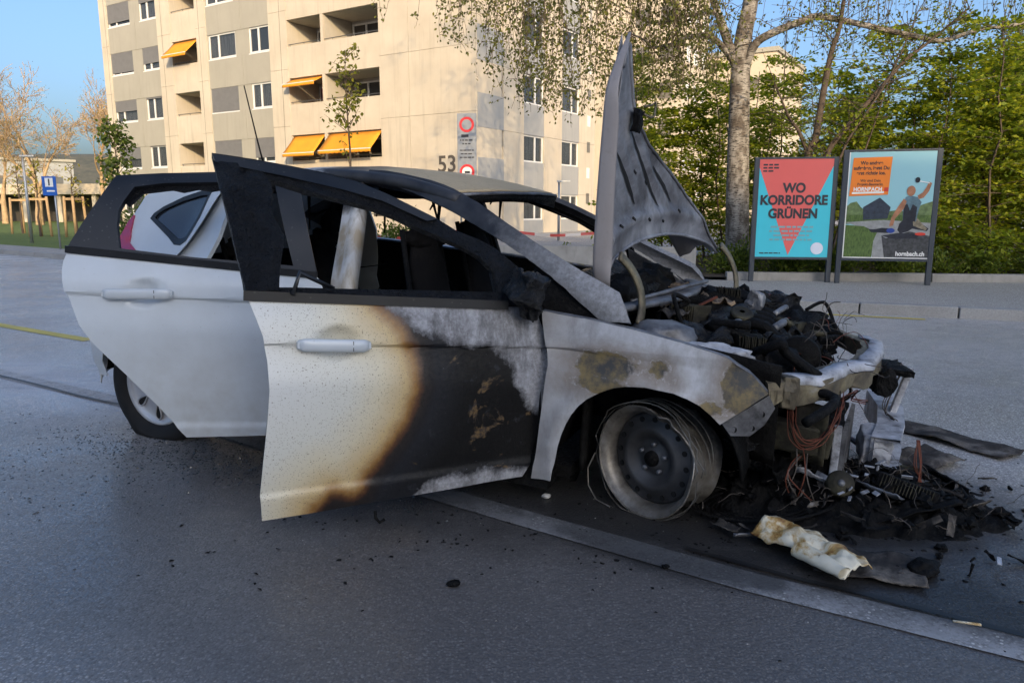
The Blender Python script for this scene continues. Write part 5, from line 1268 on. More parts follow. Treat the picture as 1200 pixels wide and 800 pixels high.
for z in (.42, .80): MB().box((.02, .02, z), (.10, .05, .07)).build('hinge', 'steel_grey', fd, bevel=.006)
rd = door_root('rear_door', -1.5, -.86, 30, 'open rear door in clean white paint with an empty black window frame')
rz = lambda s: .87 + .03 * s
F2 = dfn(0, rz, (.806, .905))
RSK = [(.091, 1.002), (.45, 1.032), (.80, 1.056), (1.133, 1.077), (1.146, 1.03), (1.145, .989), (1.135, .93), (1.112, .874), (1.069, .766), (1.014, .686), (.895, .554), (.766, .40), (.66, .258), (.307, .268), (.03, .278), (.005, .4), (-.01, .6), (.005, .8), (.043, .916), (.067, .974)]
panel('door_skin', RSK, [], F2, 'paint_white', rd, (.028, .009), .004)
inner = [(.55 + (p[0] - .55) * .975, .65 + (p[1] - .65) * .97) for p in RSK]
panel('inner_panel', inner, [], lambda s, z: (-s, -(Wz(z) - .87) + .075, z), 'char', rd, .08, .01)
RD = densify(RSK); inner = [(.55 + (p[0] - .55) * .975, .65 + (p[1] - .65) * .97) for p in RD]; n_ = len(RD); o3 = [F2(*p) for p in RD]; i3 = [(-p[0], -(Wz(p[1]) - .87) + .075, p[1]) for p in inner]
MB().add(o3 + i3, [(i, (i + 1) % n_, n_ + (i + 1) % n_, n_ + i) for i in range(n_)]).build('door_edge', 'paint_white', rd)
handle(rd, .971, .903, .684, .907, dfn(0, lambda s: -1), 'paint_white')
RF = [(.08, 1.0), (.20, 1.428), (.239, 1.433), (.576, 1.424), (.80, 1.41), (.996, 1.392), (1.06, 1.25), (1.135, 1.082), (.60, 1.045)]
RI = [(.185, 1.03), (.295, 1.372), (.556, 1.378), (.78, 1.366), (.905, 1.345), (.935, 1.285), (.95, 1.244), (.945, 1.18), (.921, 1.085), (.6, 1.055)]
panel('window_frame', RF, [RI], lambda s, z: (-s, -(Wz(z) - .87) + .002, z), 'trim_black', rd, .04, .026)
panel('window_seal', [(.30, 1.375), (.60, 1.385), (.90, 1.352), (.94, 1.28), (.92, 1.265), (.87, 1.325), (.75, 1.345), (.70, 1.336), (.64, 1.352), (.58, 1.345), (.52, 1.356), (.46, 1.346), (.40, 1.356), (.31, 1.345)], [], lambda s, z: (-s, -(Wz(z) - .87) + .022, z), 'trim_melted', rd, .03, .012)
belt(rd, .08, .998, 1.14, 1.082, .03)
MB().tube([(.02, .05, .62), (-.10, .06, .62)], .018, 6).build('door_check', 'steel_grey', rd)
for z in (.42, .82): MB().box((.0, .02, z), (.09, .05, .07)).build('hinge', 'steel_grey', rd, bevel=.006)
# hinge pillar behind the front door
MB().sweep([(-.56, -.80, .25), (-.56, -.82, .60), (-.575, -.80, .95)], [(-.05, -.03), (.05, -.03), (.05, .03), (-.05, .03)], (0, 1, 0)).build('hinge_pillar', 'char', car)
# ---- bonnet, stood on end
hb = empty('bonnet', (-.34, -.69, 1.03), (0, 0, math.atan2(1.38, .26)), car); hb['label'] = 'raised bonnet burnt to bare grey steel, its far corner folded back'
# bonnet frame: x across the car (near -> far), y = towards the windscreen (behind), z up
def hood_z0(a): return .02 + .17 * max(0, 1 - ((a - .72) / .72) ** 2) ** .6 - .03 * sstep(.12, 0, a)
def hood_top(a): return interp(a, [0, .05, .13, .17, .21, .25, .48, .85, 1.10, 1.25, 1.40], [.62, .80, .985, .86, .79, .70, .58, .43, .30, .18, .10])
def hood_back(a, z):                                                                # gentle crown, flank bent forward at the near edge
    c = .035 * math.sin(min(1, a / 1.4) * math.pi) + .010 * noise.noise(Vector((a * 3, z * 4, 6)))
    lean = .07 * (z / 1.0) ** 2
    return c - lean * 0
def hood_in(u, v):
    a = .075 + 1.30 * u; z0 = hood_z0(a); z1 = max(z0 + .02, hood_top(a) - .01); z = z0 + (z1 - z0) * v
    sh = .06 * sstep(.3, 1, z) * (1 - u)                                            # near edge leans towards the middle higher up
    y = hood_back(a, z)
    for (a0, z0_, a1, z1_, w, d) in [(.077, .55, .338, .32, .018, .02), (.229, .634, .60, .316, .018, .02), (.50, .52, .80, .33, .016, .014)]:
        dx, dz = a1 - a0, z1_ - z0_; t = max(0, min(1, ((a - a0) * dx + (z - z0_) * dz) / (dx * dx + dz * dz)))
        q = math.hypot(a - a0 - t * dx, z - z0_ - t * dz); y += d * .15 * math.exp(-(q / w) ** 2) - .006 * math.exp(-((q - .045) / .02) ** 2)
    y -= .014 * math.exp(-((z - z0 - .10) / .03) ** 2)
    y += .006 * noise.noise(Vector((a * 6, z * 6, 2))) + .003 * noise.noise(Vector((a * 22, z * 22, 2)))
    return (a + sh * .3, y, z)
MB().grid(90, 70, hood_in).build('inner_panel', 'metal_hood', hb, True, solid=.004)
for e_ in ([hood_in(i / 60, 1.0) for i in range(61)], [hood_in(i / 60, 0.0) for i in range(61)]):   # rolled hems along the front and rear edge
    MB().tube([(p[0], p[1] - .004, p[2]) for p in e_], .008, 7).build('edge_hem', 'metal_hood', hb, True)
def hood_out(u, v):
    a = .02 + 1.36 * u; z0 = hood_z0(a) - .005; z1 = max(z0 + .02, hood_top(a)); z = z0 + (z1 - z0) * v; return (a, hood_back(a, z) + .022, z)
MB().grid(50, 30, hood_out).build('outer_skin', 'metal_hood_skin', hb, True, solid=.003)
FLX = [(0.0, .006, -.03), (.08, -.021, .012), (.25, -.024, .10), (.45, -.021, .135), (.63, -.012, .12), (.755, -.006, .085), (.86, .045, .085), (.935, .10, .118), (.985, .133, .148)]
zs_ = [p[0] for p in FLX]
def flank(u, v):                                                                    # visible rolled side edge
    z = .985 * v; x0 = cinterp(z, zs_, [p[1] for p in FLX]); w = interp(z, [0, .10, .25, .65, .93, .985], [.006, .045, .038, .026, .008, .003])
    tp = interp(z, [0, .65, .90, .985], [1, .85, .4, .15]); return (x0 + w * u, (-.012 - .030 * u + .035 * (1 - u) ** 2) * tp, z)
MB().grid(8, 40, flank).build('side_flank', 'metal_hood_skin', hb, True, solid=.004)
def flap(u, v):                                                                     # folded-back far front corner
    a = .45 + .85 * u; z = hood_top(a) - .01; return (a + .05 * v, hood_back(a, z) + .02 + .17 * v, z - .10 * v + .02 * noise.noise(Vector((a * 5, v * 4, 8))))
MB().grid(24, 10, flap).build('folded_corner', 'metal_hood_skin', hb, True, solid=.004)
m = MB()
for a in (.05, 1.30):
    q = [(a + (.06 if a < 1 else .06), -.03, .12), (a + .12, -.06, .06), (a + .15, -.09, -.02), (a + .135, -.11, -.10), (a + .09, -.12, -.16)]
    MB().sweep(smooth_poly(q, 4), [(-.006, -.022), (.006, -.022), (.006, .022), (-.006, .022)], (1, 0, .2)).build('hood_hinge', 'steel_burnt', hb, True)
MB().tube([(.25, -.03, .72), (.30, -.04, .73), (.315, -.05, .745), (.315, -.05, .69), (.30, -.04, .68), (.25, -.03, .69)], .005, 6).build('latch_striker', 'steel_burnt', hb, True)
MB().rough((.225, -.012, .665), (.05, .03, .10), Matrix.Rotation(.25, 3, 'Y'), 6, .02).build('latch_mount', 'char', hb, True)
for a0, z0, a1, z1 in ((.10, .53, .335, .325), (.235, .63, .60, .315), (.52, .50, .76, .34)):     # slots between the stiffening ribs
    def slot(u, v, a0=a0, z0=z0, a1=a1, z1=z1):
        a = a0 + (a1 - a0) * u; z = z0 + (z1 - z0) * u; w = .012 * (math.sin(math.pi * min(1, max(0, u))) ** .5) * (2 * v - 1); q = math.hypot(a1 - a0, z1 - z0)
        A, Z = a + w * (z0 - z1) / q, z + w * (a1 - a0) / q
        t0 = hood_z0(A); v_ = (Z - t0) / max(.02, hood_top(A) - .01 - t0); p = hood_in((A - .075) / 1.30, v_); return (A, p[1] - .006, Z)
    MB().grid(24, 3, slot).build('rib_slot', 'hole_black', hb)
for a_, z_ in ((.16, .235), (.30, .265), (.48, .262), (.66, .255), (.84, .30), (.30, .46), (.44, .42)):
    t0 = hood_z0(a_); p = hood_in((a_ - .075) / 1.30, (z_ - t0) / max(.02, hood_top(a_) - .01 - t0)); MB().box((a_, p[1] - .003, z_), (.028, .006, .010), Matrix.Rotation(.4, 3, 'Y')).build('panel_hole', 'hole_black', hb)
# ---- wheels
def front_wheel(sy, steer):
    e = empty('front_wheel', (-.05, sy * .715, zroad(-.05) + .222), (0, 0, rad(steer)), car); e['label'] = 'bare steel wheel, its tyre burnt off and rim edge bent'
    o = sy                                                                            # outward sign
    def warp(p, a):
        top = math.exp(-((math.atan2(math.sin(a - rad(75)), math.cos(a - rad(75)))) / .42) ** 2); fr = math.exp(-((math.atan2(math.sin(a - rad(20)), math.cos(a - rad(20)))) / .30) ** 2)
        k = 1 - .11 * top * (.6 + .7 * noise.noise(Vector((a * 4, p.y * 20, 3)))) - .05 * fr + .012 * noise.noise(Vector((math.cos(a) * 3, math.sin(a) * 3, p.y * 9)))
        q = Vector((p.x * k, p.y - o * .04 * fr + o * (-.03) * top * noise.noise(Vector((a * 6, 1, 2))), p.z * k)); q.z = max(q.z, -.222); return q
    MB().lathe([(o * .095, .222), (o * .092, .226), (o * .086, .222), (o * .082, .206), (o * .055, .196), (o * .02, .186), (-o * .04, .19), (-o * .085, .206), (-o * .10, .226)], 72, 'y', warp=warp).build('rim_barrel', 'steel_rim_edge', e, True, solid=.004)
    MB().lathe([(o * .018, .190), (o * .030, .172), (o * .030, .150), (o * .052, .130), (o * .050, .105), (o * .020, .085), (o * .018, .060), (o * .030, .045), (o * .030, 0)], 64, 'y').build('wheel_disc', 'steel_rim', e, True, solid=.004)
    for i in range(16):
        a = 2 * math.pi * i / 16; MB().lathe([(0, .011), (o * .004, .011), (o * .004, 0)], 12, 'y', (.160 * math.cos(a), o * .033, .160 * math.sin(a))).build('vent_hole', 'hole_black', e)
    for i in range(5):
        a = 2 * math.pi * i / 5 + .3; MB().lathe([(0, .010), (o * .016, .009), (o * .016, 0)], 8, 'y', (.058 * math.cos(a), o * .022, .058 * math.sin(a))).build('wheel_nut', 'steel_grey', e, True)
    MB().lathe([(0, .032), (o * .015, .030), (o * .02, .0)], 20, 'y', (0, o * .032, 0)).build('hub_cap', 'char', e, True)
    m = MB(); r = random.Random(8)
    for k in range(5):                                                               # steel cords of the burnt tyre
        pts = [(.235 * math.cos(a) * (1 + .10 * r.random() * (k > 2)) , o * (.02 + .03 * k - .05) + .015 * math.sin(3 * a + k), max(-.22, .235 * math.sin(a))) for a in [2 * math.pi * i / 40 for i in range(33 + 2 * k)]]
        m.tube(pts, .0025, 4)
    m.tube([(-.24, o * .10, -.03), (-.262, o * .115, -.10), (-.25, o * .12, -.17), (-.20, o * .125, -.215), (-.12, o * .13, -.22)], .003, 5)
    m.build('tyre_cords', 'steel_rim_edge', e)
    MB().lathe([(-o * .03, .14), (-o * .05, .14), (-o * .05, .03), (-o * .03, .03)], 32, 'y', closed=True).build('brake_disc', 'steel_burnt', e, True)
    return e
front_wheel(-1, -24); front_wheel(1, -24)
def rear_wheel(sy):
    zr = zroad(-2.70); e = empty('rear_wheel', (-2.70, sy * .725, zr + .272), (0, 0, 0), car); e['label'] = 'silver-trimmed rear wheel on a flat tyre'
    o = sy
    def flatten(p, a):
        q = p.copy(); fl = -.270
        if q.z < fl + .05:
            t = min(1, (fl + .05 - q.z) / .08); q.y += (1 if q.y > 0 else -1) * .028 * t * (1 if abs(q.y) > .03 else .2); q.x *= 1 + .06 * t; q.z = max(q.z, fl)
        return q
    MB().lathe([(o * .075, .205), (o * .098, .225), (o * .105, .262), (o * .095, .298), (o * .07, .314), (0, .317), (-o * .07, .314), (-o * .095, .298), (-o * .105, .262), (-o * .075, .205)], 72, 'y', warp=flatten).build('tyre', 'tyre_rubber', e, True)
    rim = MB().lathe([(-o * .08, .207), (o * .06, .200), (o * .078, .212), (o * .086, .206), (o * .072, .192), (o * .062, .17), (o * .070, .12), (o * .078, .05), (o * .076, 0)], 60, 'y').build('wheel_trim', 'alloy_silver', e, True)
    for i in range(7):                                                               # oval openings in the trim
        a = 2 * math.pi * i / 7 + .25; m = MB(); c = []
        for k in range(20):
            b = 2 * math.pi * k / 20; rr = .135 + .045 * math.cos(b); tt = a + .20 * math.sin(b) * (.6 + .4 * math.cos(b) * .5)
            c.append((rr * math.cos(tt), o * .0755, rr * math.sin(tt)))
        n = len(c); d = [(p[0], o * .02, p[2]) for p in c]
        m.add(c + d, [tuple(range(n))] ); m.build('trim_opening', 'hole_black', rim)
        MB().tube([(p[0], o * .076, p[2]) for p in c] + [(c[0][0], o * .076, c[0][2])], .004, 5).build('opening_rim', 'alloy_silver', rim, True)
    MB().lathe([(0, .03), (o * .008, .028), (o * .010, 0)], 24, 'y', (0, o * .076, 0)).build('centre_cap', 'steel_grey', rim, True)
    return e
rear_wheel(-1); rear_wheel(1)
for s in (-1, 1): MB().grid(14, 8, lambda u, v: (-.08 + .37 * math.cos(rad(4 + 172 * u)), s * (.42 + .40 * v), .34 + .36 * math.sin(rad(4 + 172 * u)))).build('wheel_well', 'char', car, True, solid=.01)
MB().tube([(-2.70, -.7, .30), (-2.70, .7, .30)], .05, 8).build('rear_axle', 'char', car)
# ---- engine bay
SL = smooth_poly([(.33, -.66, .735), (.41, -.60, .742), (.54, -.42, .75), (.65, -.20, .757), (.715, .04, .763), (.70, .30, .772), (.61, .52, .78), (.48, .67, .79)], 6)
sl = MB().sweep([(p.x + .022 * noise.noise(p * 7), p.y + .012 * noise.noise(p * 9), p.z - .03 + .022 * noise.noise(p * 6)) for p in SL], lambda i: [(.035 + .006 * math.sin(i * 2.3), -.075 - .012 * math.sin(i * 1.1)), (.037, -.02), (.034, .008), (.018, .016), (-.05 - .01 * math.sin(i * 1.7), .020), (-.05, .014), (.012, .008), (.022, -.01), (.022, -.075)]).build('radiator_support', 'steel_burnt', car)
MB().sweep([(p.x + .022 * noise.noise(p * 7) + .02 + .010 * noise.noise(p * 25), p.y + .005, p.z - .006 + .022 * noise.noise(p * 6) + .004 * noise.noise(p * 30)) for p in SL[5:-10]], lambda i: [(-.040 - .010 * math.sin(i * 1.3), -.001), (.012 + .006 * math.sin(i * 2.1), -.006), (.022, -.030 - .008 * math.sin(i * 1.9)), (.026, -.028), (.016, .001), (-.038, .006)]).build('support_lip', 'white_ash_plastic', sl, True)
MB().rough((.385, -.60, .68), (.06, .12, .12), Matrix.Rotation(rad(38), 3, 'Z'), 3, .014).build('lamp_mount', 'steel_burnt', sl, bevel=.008)
MB().rough((.47, -.49, .68), (.025, .17, .09), Matrix.Rotation(rad(-38), 3, 'Z'), 4, .016).build('lamp_mount', 'steel_burnt', sl, bevel=.008)
MB().rough((.76, .17, .62), (.06, .32, .11), Matrix.Rotation(rad(8), 3, 'Z'), 5, .03).build('lamp_housing', 'char', car, bevel=.01)
for s in (-1, 1):
    MB().sweep([(-.35, s * .50, .52), (.1, s * .50, .50), (.48, s * .49, .47), (.58, s * .48, .46)], [(-.04, -.06), (.04, -.06), (.04, .06), (-.04, .06)]).build('chassis_rail', 'char' if s > 0 else 'steel_burnt_shaded', car, bevel=.012)
    MB().grid(16, 8, lambda u, v: (-.36 + .74 * u, s * (.69 - .10 * v + .015 * noise.noise(Vector((u * 6, v * 6, 3)))), .89 - .10 * u - .42 * v)).build('inner_wing', 'char', car, True, solid=.008)
    MB().lump((-.10, s * .56, .84), (.14, .11, .06), 3, .25, 3).build('strut_tower', 'steel_grey', car, True)
# bumper beam with a torn, open near end
bm_ = MB().sweep([(.80, -.17, .36), (.83, .05, .375), (.84, .30, .39), (.80, .58, .40)], [(-.06, -.065), (.05, -.07), (.052, -.058), (-.045, -.05), (-.045, .05), (.052, .058), (.05, .07), (-.06, .065)], cap=False).build('bumper_beam', 'white_ash_plastic', car); tag(bm_, 'ash-white bumper beam with a torn open end')
MB().rough((.76, -.05, .355), (.11, .19, .135), Matrix.Rotation(rad(6), 3, 'Z'), 6, .018).build('crash_box', 'white_ash_plastic', bm_, bevel=.012)
MB().box((.80, .05, .265), (.12, .36, .012), Matrix.Rotation(rad(5), 3, 'Y')).build('lower_flange', 'steel_grey', bm_)
br = MB().sweep([(.83, .22, .40), (.86, .25, .52), (.895, .28, .655)], [(-.035, -.014), (.035, -.014), (.035, .014), (-.035, .014)], (1, 0, 0)).build('support_strut', 'white_ash_plastic', car, bevel=.006)
for i in range(4): MB().box((.838 + i * .016, .205 + i * .014, .44 + i * .055), (.025, .03, .006)).build('strut_tab', 'white_ash_plastic', br)
MB().rough((.81, .28, .655), (.13, .26, .022), Matrix.Rotation(rad(10), 3, 'Z'), 7, .025).build('grille_remains', 'char', car)
cd_ = MB().rough((.585, -.20, .37), (.07, .52, .28), Matrix.Rotation(rad(-4), 3, 'Z'), 8, .03, 9); cd_.build('condenser', 'char', car)
m = MB()
for i in range(34): m.box((.625 + .0012 * i, -.44 + i * .0145, .37 + .01 * noise.noise(Vector((i * .9, 0, 0)))), (.016, .0035, .27))
m.build('condenser_fins', 'steel_grey', car)
MB().box((.60, -.475, .38), (.03, .022, .31), Matrix.Rotation(rad(-3), 3, 'X')).build('condenser_tank', 'white_ash_plastic', car, bevel=.004)
MB().grid(6, 6, lambda u, v: (.44 + .12 * u, -.52 + .02 * math.sin(u * 4), .38 + .24 * v)).build('shroud_plate', 'steel_burnt_shaded', car, True, solid=.006)
# engine block and ancillaries
r = random.Random(12)
def part(name, mb, mat, smooth=True, **k): return mb.build(name, mat, car, smooth, **k)
m = MB().rough((.12, .02, .58), (.36, .62, .40), None, 9, .05, 10); part('engine_block', m, 'char')
part('cylinder_head', MB().lump((.08, .05, .82), (.17, .33, .085), 2, .3, 4, 3), 'char_glossy')
m = MB()
for i in range(4): m.tube(smooth_poly([(.16, -.16 + i * .13, .86), (.27, -.17 + i * .13, .85), (.34, -.17 + i * .13, .76), (.33, -.17 + i * .13, .64)], 4), .026, 8)
part('intake_manifold', m, 'char')
for i, (x, y, z, d, sd) in enumerate([(.30, -.40, .70, (.10, .11, .10), 3), (.36, .30, .80, (.12, .14, .07), 4), (.02, -.36, .78, (.13, .12, .09), 5), (.42, -.08, .70, (.09, .10, .08), 6), (.0, .42, .84, (.18, .14, .10), 7), (.22, .46, .84, (.13, .13, .09), 8), (.48, .36, .74, (.09, .12, .07), 9), (.14, -.48, .74, (.12, .08, .06), 10)]):
    part(('air_box', 'fuse_box', 'coolant_bottle', 'alternator', 'battery', 'battery_cover', 'horn', 'washer_bottle')[i], MB().rough((x, y, z), (d[0] * 1.7, d[1] * 1.7, d[2] * 1.6), Matrix.Rotation(sd * .7, 3, 'Z') @ Matrix.Rotation(.2 * math.sin(sd), 3, 'X'), sd, .055, 8), ('char', 'char', 'char_glossy', 'char', 'char', 'char_glossy', 'char', 'char')[i])
part('battery_post', MB().rough((.18, .22, .90), (.07, .06, .12), Matrix.Rotation(.3, 3, 'Y'), 10, .02), 'steel_grey', False, bevel=.01)
for yy, xx, zz, rr_, ln in ((-.10, .30, .835, .018, .30), (.20, .28, .86, .014, .34), (-.30, .12, .84, .022, .22)):
    part('steel_pipe', MB().tube(smooth_poly([(xx, yy, zz), (xx + .04, yy + ln * .4, zz + .02), (xx + .02, yy + ln, zz - .03)], 5), rr_, 10), 'steel_grey')
for k, (x, y, z, a) in enumerate(((.22, -.36, .80, .5), (.36, .12, .80, -.3), (.05, .28, .92, .2), (-.05, -.20, .88, -.6))):
    m = MB()
    for i in range(12): m.rough((x - .05 + i * .009, y, z), (.0035, .11, .08), Matrix.Rotation(a, 3, 'Z'), k * 20 + i, .006, 2)
    m.rough((x, y, z - .045), (.12, .11, .012), Matrix.Rotation(a, 3, 'Z'), k, .01, 3); tag(part('finned_block', m, 'steel_burnt_shaded', False), kind='stuff')
for x, y, z in ((.33, .02, .83), (.47, .18, .78), (.16, -.14, .885)):
    m = MB(); m.lathe([(0, .012), (.0, .05), (.02, .052), (.024, .04), (.02, .03), (.024, .012)], 26, 'z', (0, 0, 0)); o = part('pulley', m, 'steel_burnt_shaded'); o.location = (x, y, z); o.rotation_euler = (r.gauss(0, .4), r.gauss(.2, .4), 0)
m = MB(); m.lathe([(0, .02), (0, .085), (.03, .09), (.035, .075), (.03, .06), (.035, .04), (.03, .02)], 30, 'y', (.42, -.30, .755)); part('pulley', m, 'char')
m = MB(); m.lathe([(0, .045), (.05, .045), (.05, .035), (0, .035)], 24, 'y', (.60, -.16, .60), True); part('pipe_stub', m, 'char')
m = MB()
for i in range(26):
    m.box((-.02 + .0035 * i, -.10 + i * .017, .885), (.15, .004, .09), Matrix.Rotation(.2, 3, 'Y'))
part('heater_fins', m, 'char', False)
for i in range(14):                                                                  # torn hoses and looms
    x, y, z = r.uniform(-.05, .5), r.uniform(-.5, .5), r.uniform(.72, .86); q = [Vector((x, y, z))]
    for k in range(4): q.append(q[-1] + Vector((r.gauss(0, .09), r.gauss(0, .09), r.gauss(-.01, .05))))
    part('hose', MB().tube(smooth_poly(q, 4), r.uniform(.008, .022), 8), r.choice(('char', 'char_glossy', 'char', 'char')))
for i in range(90):
    x, y, z = r.uniform(.0, .62), r.uniform(-.45, .5), r.uniform(.70, .84); q = [Vector((x, y, z))]; d = Vector((r.gauss(0, 1), r.gauss(0, 1), r.gauss(0, .7))).normalized()
    for k in range(4): d = (d + Vector((r.gauss(0, .6), r.gauss(0, .6), r.gauss(-.15, .5)))).normalized(); q.append(q[-1] + d * r.uniform(.03, .07))
    part('wire', MB().tube(smooth_poly(q, 3), r.uniform(.0012, .0026), 4), r.choice(('copper_wire', 'wire_grey', 'wire_grey')))
def wire_bundle(q, mat):
    for k in range(4):
        o_ = Vector((r.gauss(0, .006), r.gauss(0, .006), r.gauss(0, .006)))
        part('wire_loop', MB().tube([p + o_ + Vector((.007 * noise.noise(p * 22 + o_ * 900), .007 * noise.noise(p * 19 - o_ * 700), .007 * noise.noise(p * 25 + o_ * 500))) for p in q], r.uniform(.0016, .003), 5), mat if k else 'char')
wire_bundle(smooth_poly([(.42, -.60, .64), (.43, -.61, .54), (.47, -.60, .475), (.53, -.57, .48), (.58, -.52, .55), (.60, -.47, .62), (.60, -.42, .66)], 5), 'copper_wire')
wire_bundle(smooth_poly([(.425, -.605, .63), (.44, -.61, .55), (.48, -.60, .49), (.54, -.56, .50), (.58, -.50, .56), (.60, -.45, .60)], 5), 'copper_wire')
wire_bundle(smooth_poly([(.60, -.44, .63), (.66, -.38, .66), (.64, -.33, .61), (.70, -.30, .60)], 5), 'copper_wire')
wire_bundle(smooth_poly([(.86, .24, .66), (.82, .20, .55), (.80, .14, .47), (.84, .06, .45)], 5), 'wire_grey')
for i in range(6): part('wire', MB().tube(smooth_poly([(.46 + .02 * i, -.58 + .05 * i, .45), (.47 + r.gauss(0, .03), -.6, .36), (.50 + r.gauss(0, .04), -.6, .26)], 4), .003, 4), 'copper_wire' if i % 2 else 'wire_grey')
# scuttle: layered burnt glass and trim under the raised bonnet
for i in range(13):
    cx, cy, cz = -.22 + r.gauss(0, .10), -.22 + i * .065, .905 + r.gauss(0, .018); a = r.uniform(-.5, .5); L, w = r.uniform(.16, .36), r.uniform(.05, .11)
    def sh(u, v, cx=cx, cy=cy, cz=cz, a=a, L=L, w=w, i=i):
        x, y = (u - .5) * w, (v - .5) * L; return (cx + x * math.cos(a) - y * math.sin(a), cy + x * math.sin(a) + y * math.cos(a), cz + .035 * noise.noise(Vector((u * 3, v * 5, i))) + .012 * noise.noise(Vector((u * 9, v * 14, i))))
    part('glass_layer', MB().grid(6, 14, sh), 'ash_tan' if i % 3 else 'ash_sheet', solid=.004)
part('wiper_channel', MB().sweep(smooth_poly([(-.30, -.62, .93), (-.16, -.30, .945), (-.10, .05, .95), (-.14, .40, .955), (-.20, .58, .95)], 5), [(-.03, -.008), (.03, -.012), (.03, .008), (-.03, .012)]), 'steel_grey')
part('wiper_arm', MB().tube(smooth_poly([(-.28, -.40, .94), (-.12, -.10, .985), (-.06, .20, .99), (-.10, .48, .965)], 5), .010, 6), 'steel_grey')
part('copper_strip', MB().box((.0, -.12, .93), (.012, .13, .008), Matrix.Rotation(rad(-40), 3, 'Z') @ Matrix.Rotation(rad(20), 3, 'X')), 'copper_wire', False)
part('white_shell', MB().lump((.10, -.62, .80), (.16, .06, .035), 5, .35, 4), 'white_ash_plastic')
for i in range(22):
    cx, cy, cz = r.uniform(-.10, .5), r.uniform(-.5, .55), r.uniform(.74, .84); a = r.uniform(0, 3.14); L, w = r.uniform(.06, .20), r.uniform(.02, .09)
    def sh(u, v, cx=cx, cy=cy, cz=cz, a=a, L=L, w=w, i=i):
        x, y = (u - .5) * w, (v - .5) * L; return (cx + x * math.cos(a) - y * math.sin(a), cy + x * math.sin(a) + y * math.cos(a), cz + .06 * noise.noise(Vector((u * 2, v * 3, i + 20))) + .02 * noise.noise(Vector((u * 8, v * 8, i))))
    part('torn_sheet', MB().grid(8, 12, sh), r.choice(('char', 'char_glossy', 'char', 'ash_sheet')), solid=.004)

# black, collapsed mass: fan shroud, radiator and cowl fused together
for i in range(26):
    x, y = r.uniform(.18, .56), r.uniform(-.60, .55); z = r.uniform(.26, .64)
    if x > .50 and y < -.35: x -= .12
    part('melted_mass', MB().rough((x, y, z), (r.uniform(.06, .20), r.uniform(.06, .22), r.uniform(.05, .18)), Matrix.Rotation(r.uniform(-.6, .6), 3, 'Z') @ Matrix.Rotation(r.gauss(0, .3), 3, 'X'), 40 + i, .05, 6), r.choice(('char', 'char', 'char_glossy')))
for i in range(11):
    y = -.48 + i * .105; part('scuttle_remains', MB().lump((-.40 + .03 * math.sin(i * 1.7), y, .92 + .035 * math.sin(i * 2.3)), (.10, .09, .075 + .02 * math.sin(i)), 80 + i, .55, 3, 2.2), 'char')
part('screen_shard', MB().grid(12, 10, lambda u, v: (-.30 - .28 * v, -.30 + .75 * u, .94 + .10 * v + .04 * noise.noise(Vector((u * 4, v * 3, 2))))), 'char_glossy', solid=.005)
# ================================================================== debris in front of the car
def gp(x, y, z=0): return (x, y, z)
r = random.Random(77)
# heap of ash and melted plastic: one uncountable mass
m = MB()
def heap(u, v):
    x = .62 + 1.5 * u; y = 2.50 + 1.15 * v
    dx, dy = (x - 1.30), (y - 3.0); c, s = math.cos(rad(-23)), math.sin(rad(-23)); a = (dx * c + dy * s) / .72; b = (-dx * s + dy * c) / .42
    k = max(0, 1 - (a * a + b * b)); k2 = k ** .7
    n = noise.noise(Vector((x * 5, y * 5, 1))); n2 = noise.noise(Vector((x * 16, y * 16, 2))); n3 = noise.noise(Vector((x * 42, y * 42, 3)))
    return (x, y, -.02 + k2 * (.13 + .10 * n + .065 * n2 + .03 * n3) + .012 * n2 * (k > 0))
m.grid(150, 115, heap); o = m.build('ash_heap', 'char', None, True); tag(o, 'heap of black ash and melted plastic under the front of the car', 'ash', kind='stuff')
# small crumbs: burnt flakes and safety glass, uncountable
def crumbs(name, pts, mat, smin, smax, label, cat, seed):
    r = random.Random(seed); m = MB()
    for (x, y, z) in pts:
        s = r.uniform(smin, smax); R_ = Matrix.Rotation(r.uniform(0, 6.28), 3, 'Z') @ Matrix.Rotation(r.gauss(0, .4), 3, 'X')
        v = [R_ @ Vector((s * a, s * b * r.uniform(.5, 1), s * c * .5)) for a, b, c in ((-1, -.6, 0), (1, -.5, 0), (.7, .8, 0), (-.6, .9, 0), (.1, .1, 1))]
        m.add([(p.x + x, p.y + y, p.z + z + .001) for p in v], [(0, 1, 4), (1, 2, 4), (2, 3, 4), (3, 0, 4)])
    o = m.build(name, mat); tag(o, label, cat, kind='stuff')
pts = [(1.30 + r.gauss(0, .42), 2.92 + r.gauss(0, .26), 0) for _ in range(900)] + [(.3 + r.gauss(0, .8), 2.75 - .5 * r.random() + r.gauss(0, .12), 0) for _ in range(160)] + [(r.uniform(-3, 3), r.uniform(1.4, 4.5), 0) for _ in range(30)]
crumbs('soot_flakes', pts, 'char', .002, .011, 'scattered black soot flakes on the road around the wreck', 'soot', 3)
pts = []
for _ in range(2200):
    t = r.gauss(0, 1); pts.append((-1.42 + .52 * t + r.gauss(0, .08), 3.42 - .22 * t + r.gauss(0, .16), 0))
pts += [(-2.1 + r.gauss(0, .5), 3.2 + r.gauss(0, .35), 0) for _ in range(350)]
simple('glass_crumb', (.012, .022, .024), .12, var=.5, scale=30, spec=.8)
crumbs('glass_crumbs', pts, 'glass_crumb', .002, .0065, 'dark crumbs of safety glass strewn on the road below the rear door', 'glass', 4)
pts = [(r.uniform(-2.2, 2.4), r.uniform(1.3, 3.6), 0) for _ in range(420)]
simple('pale_grit', (.45, .44, .42), .8, var=.2)
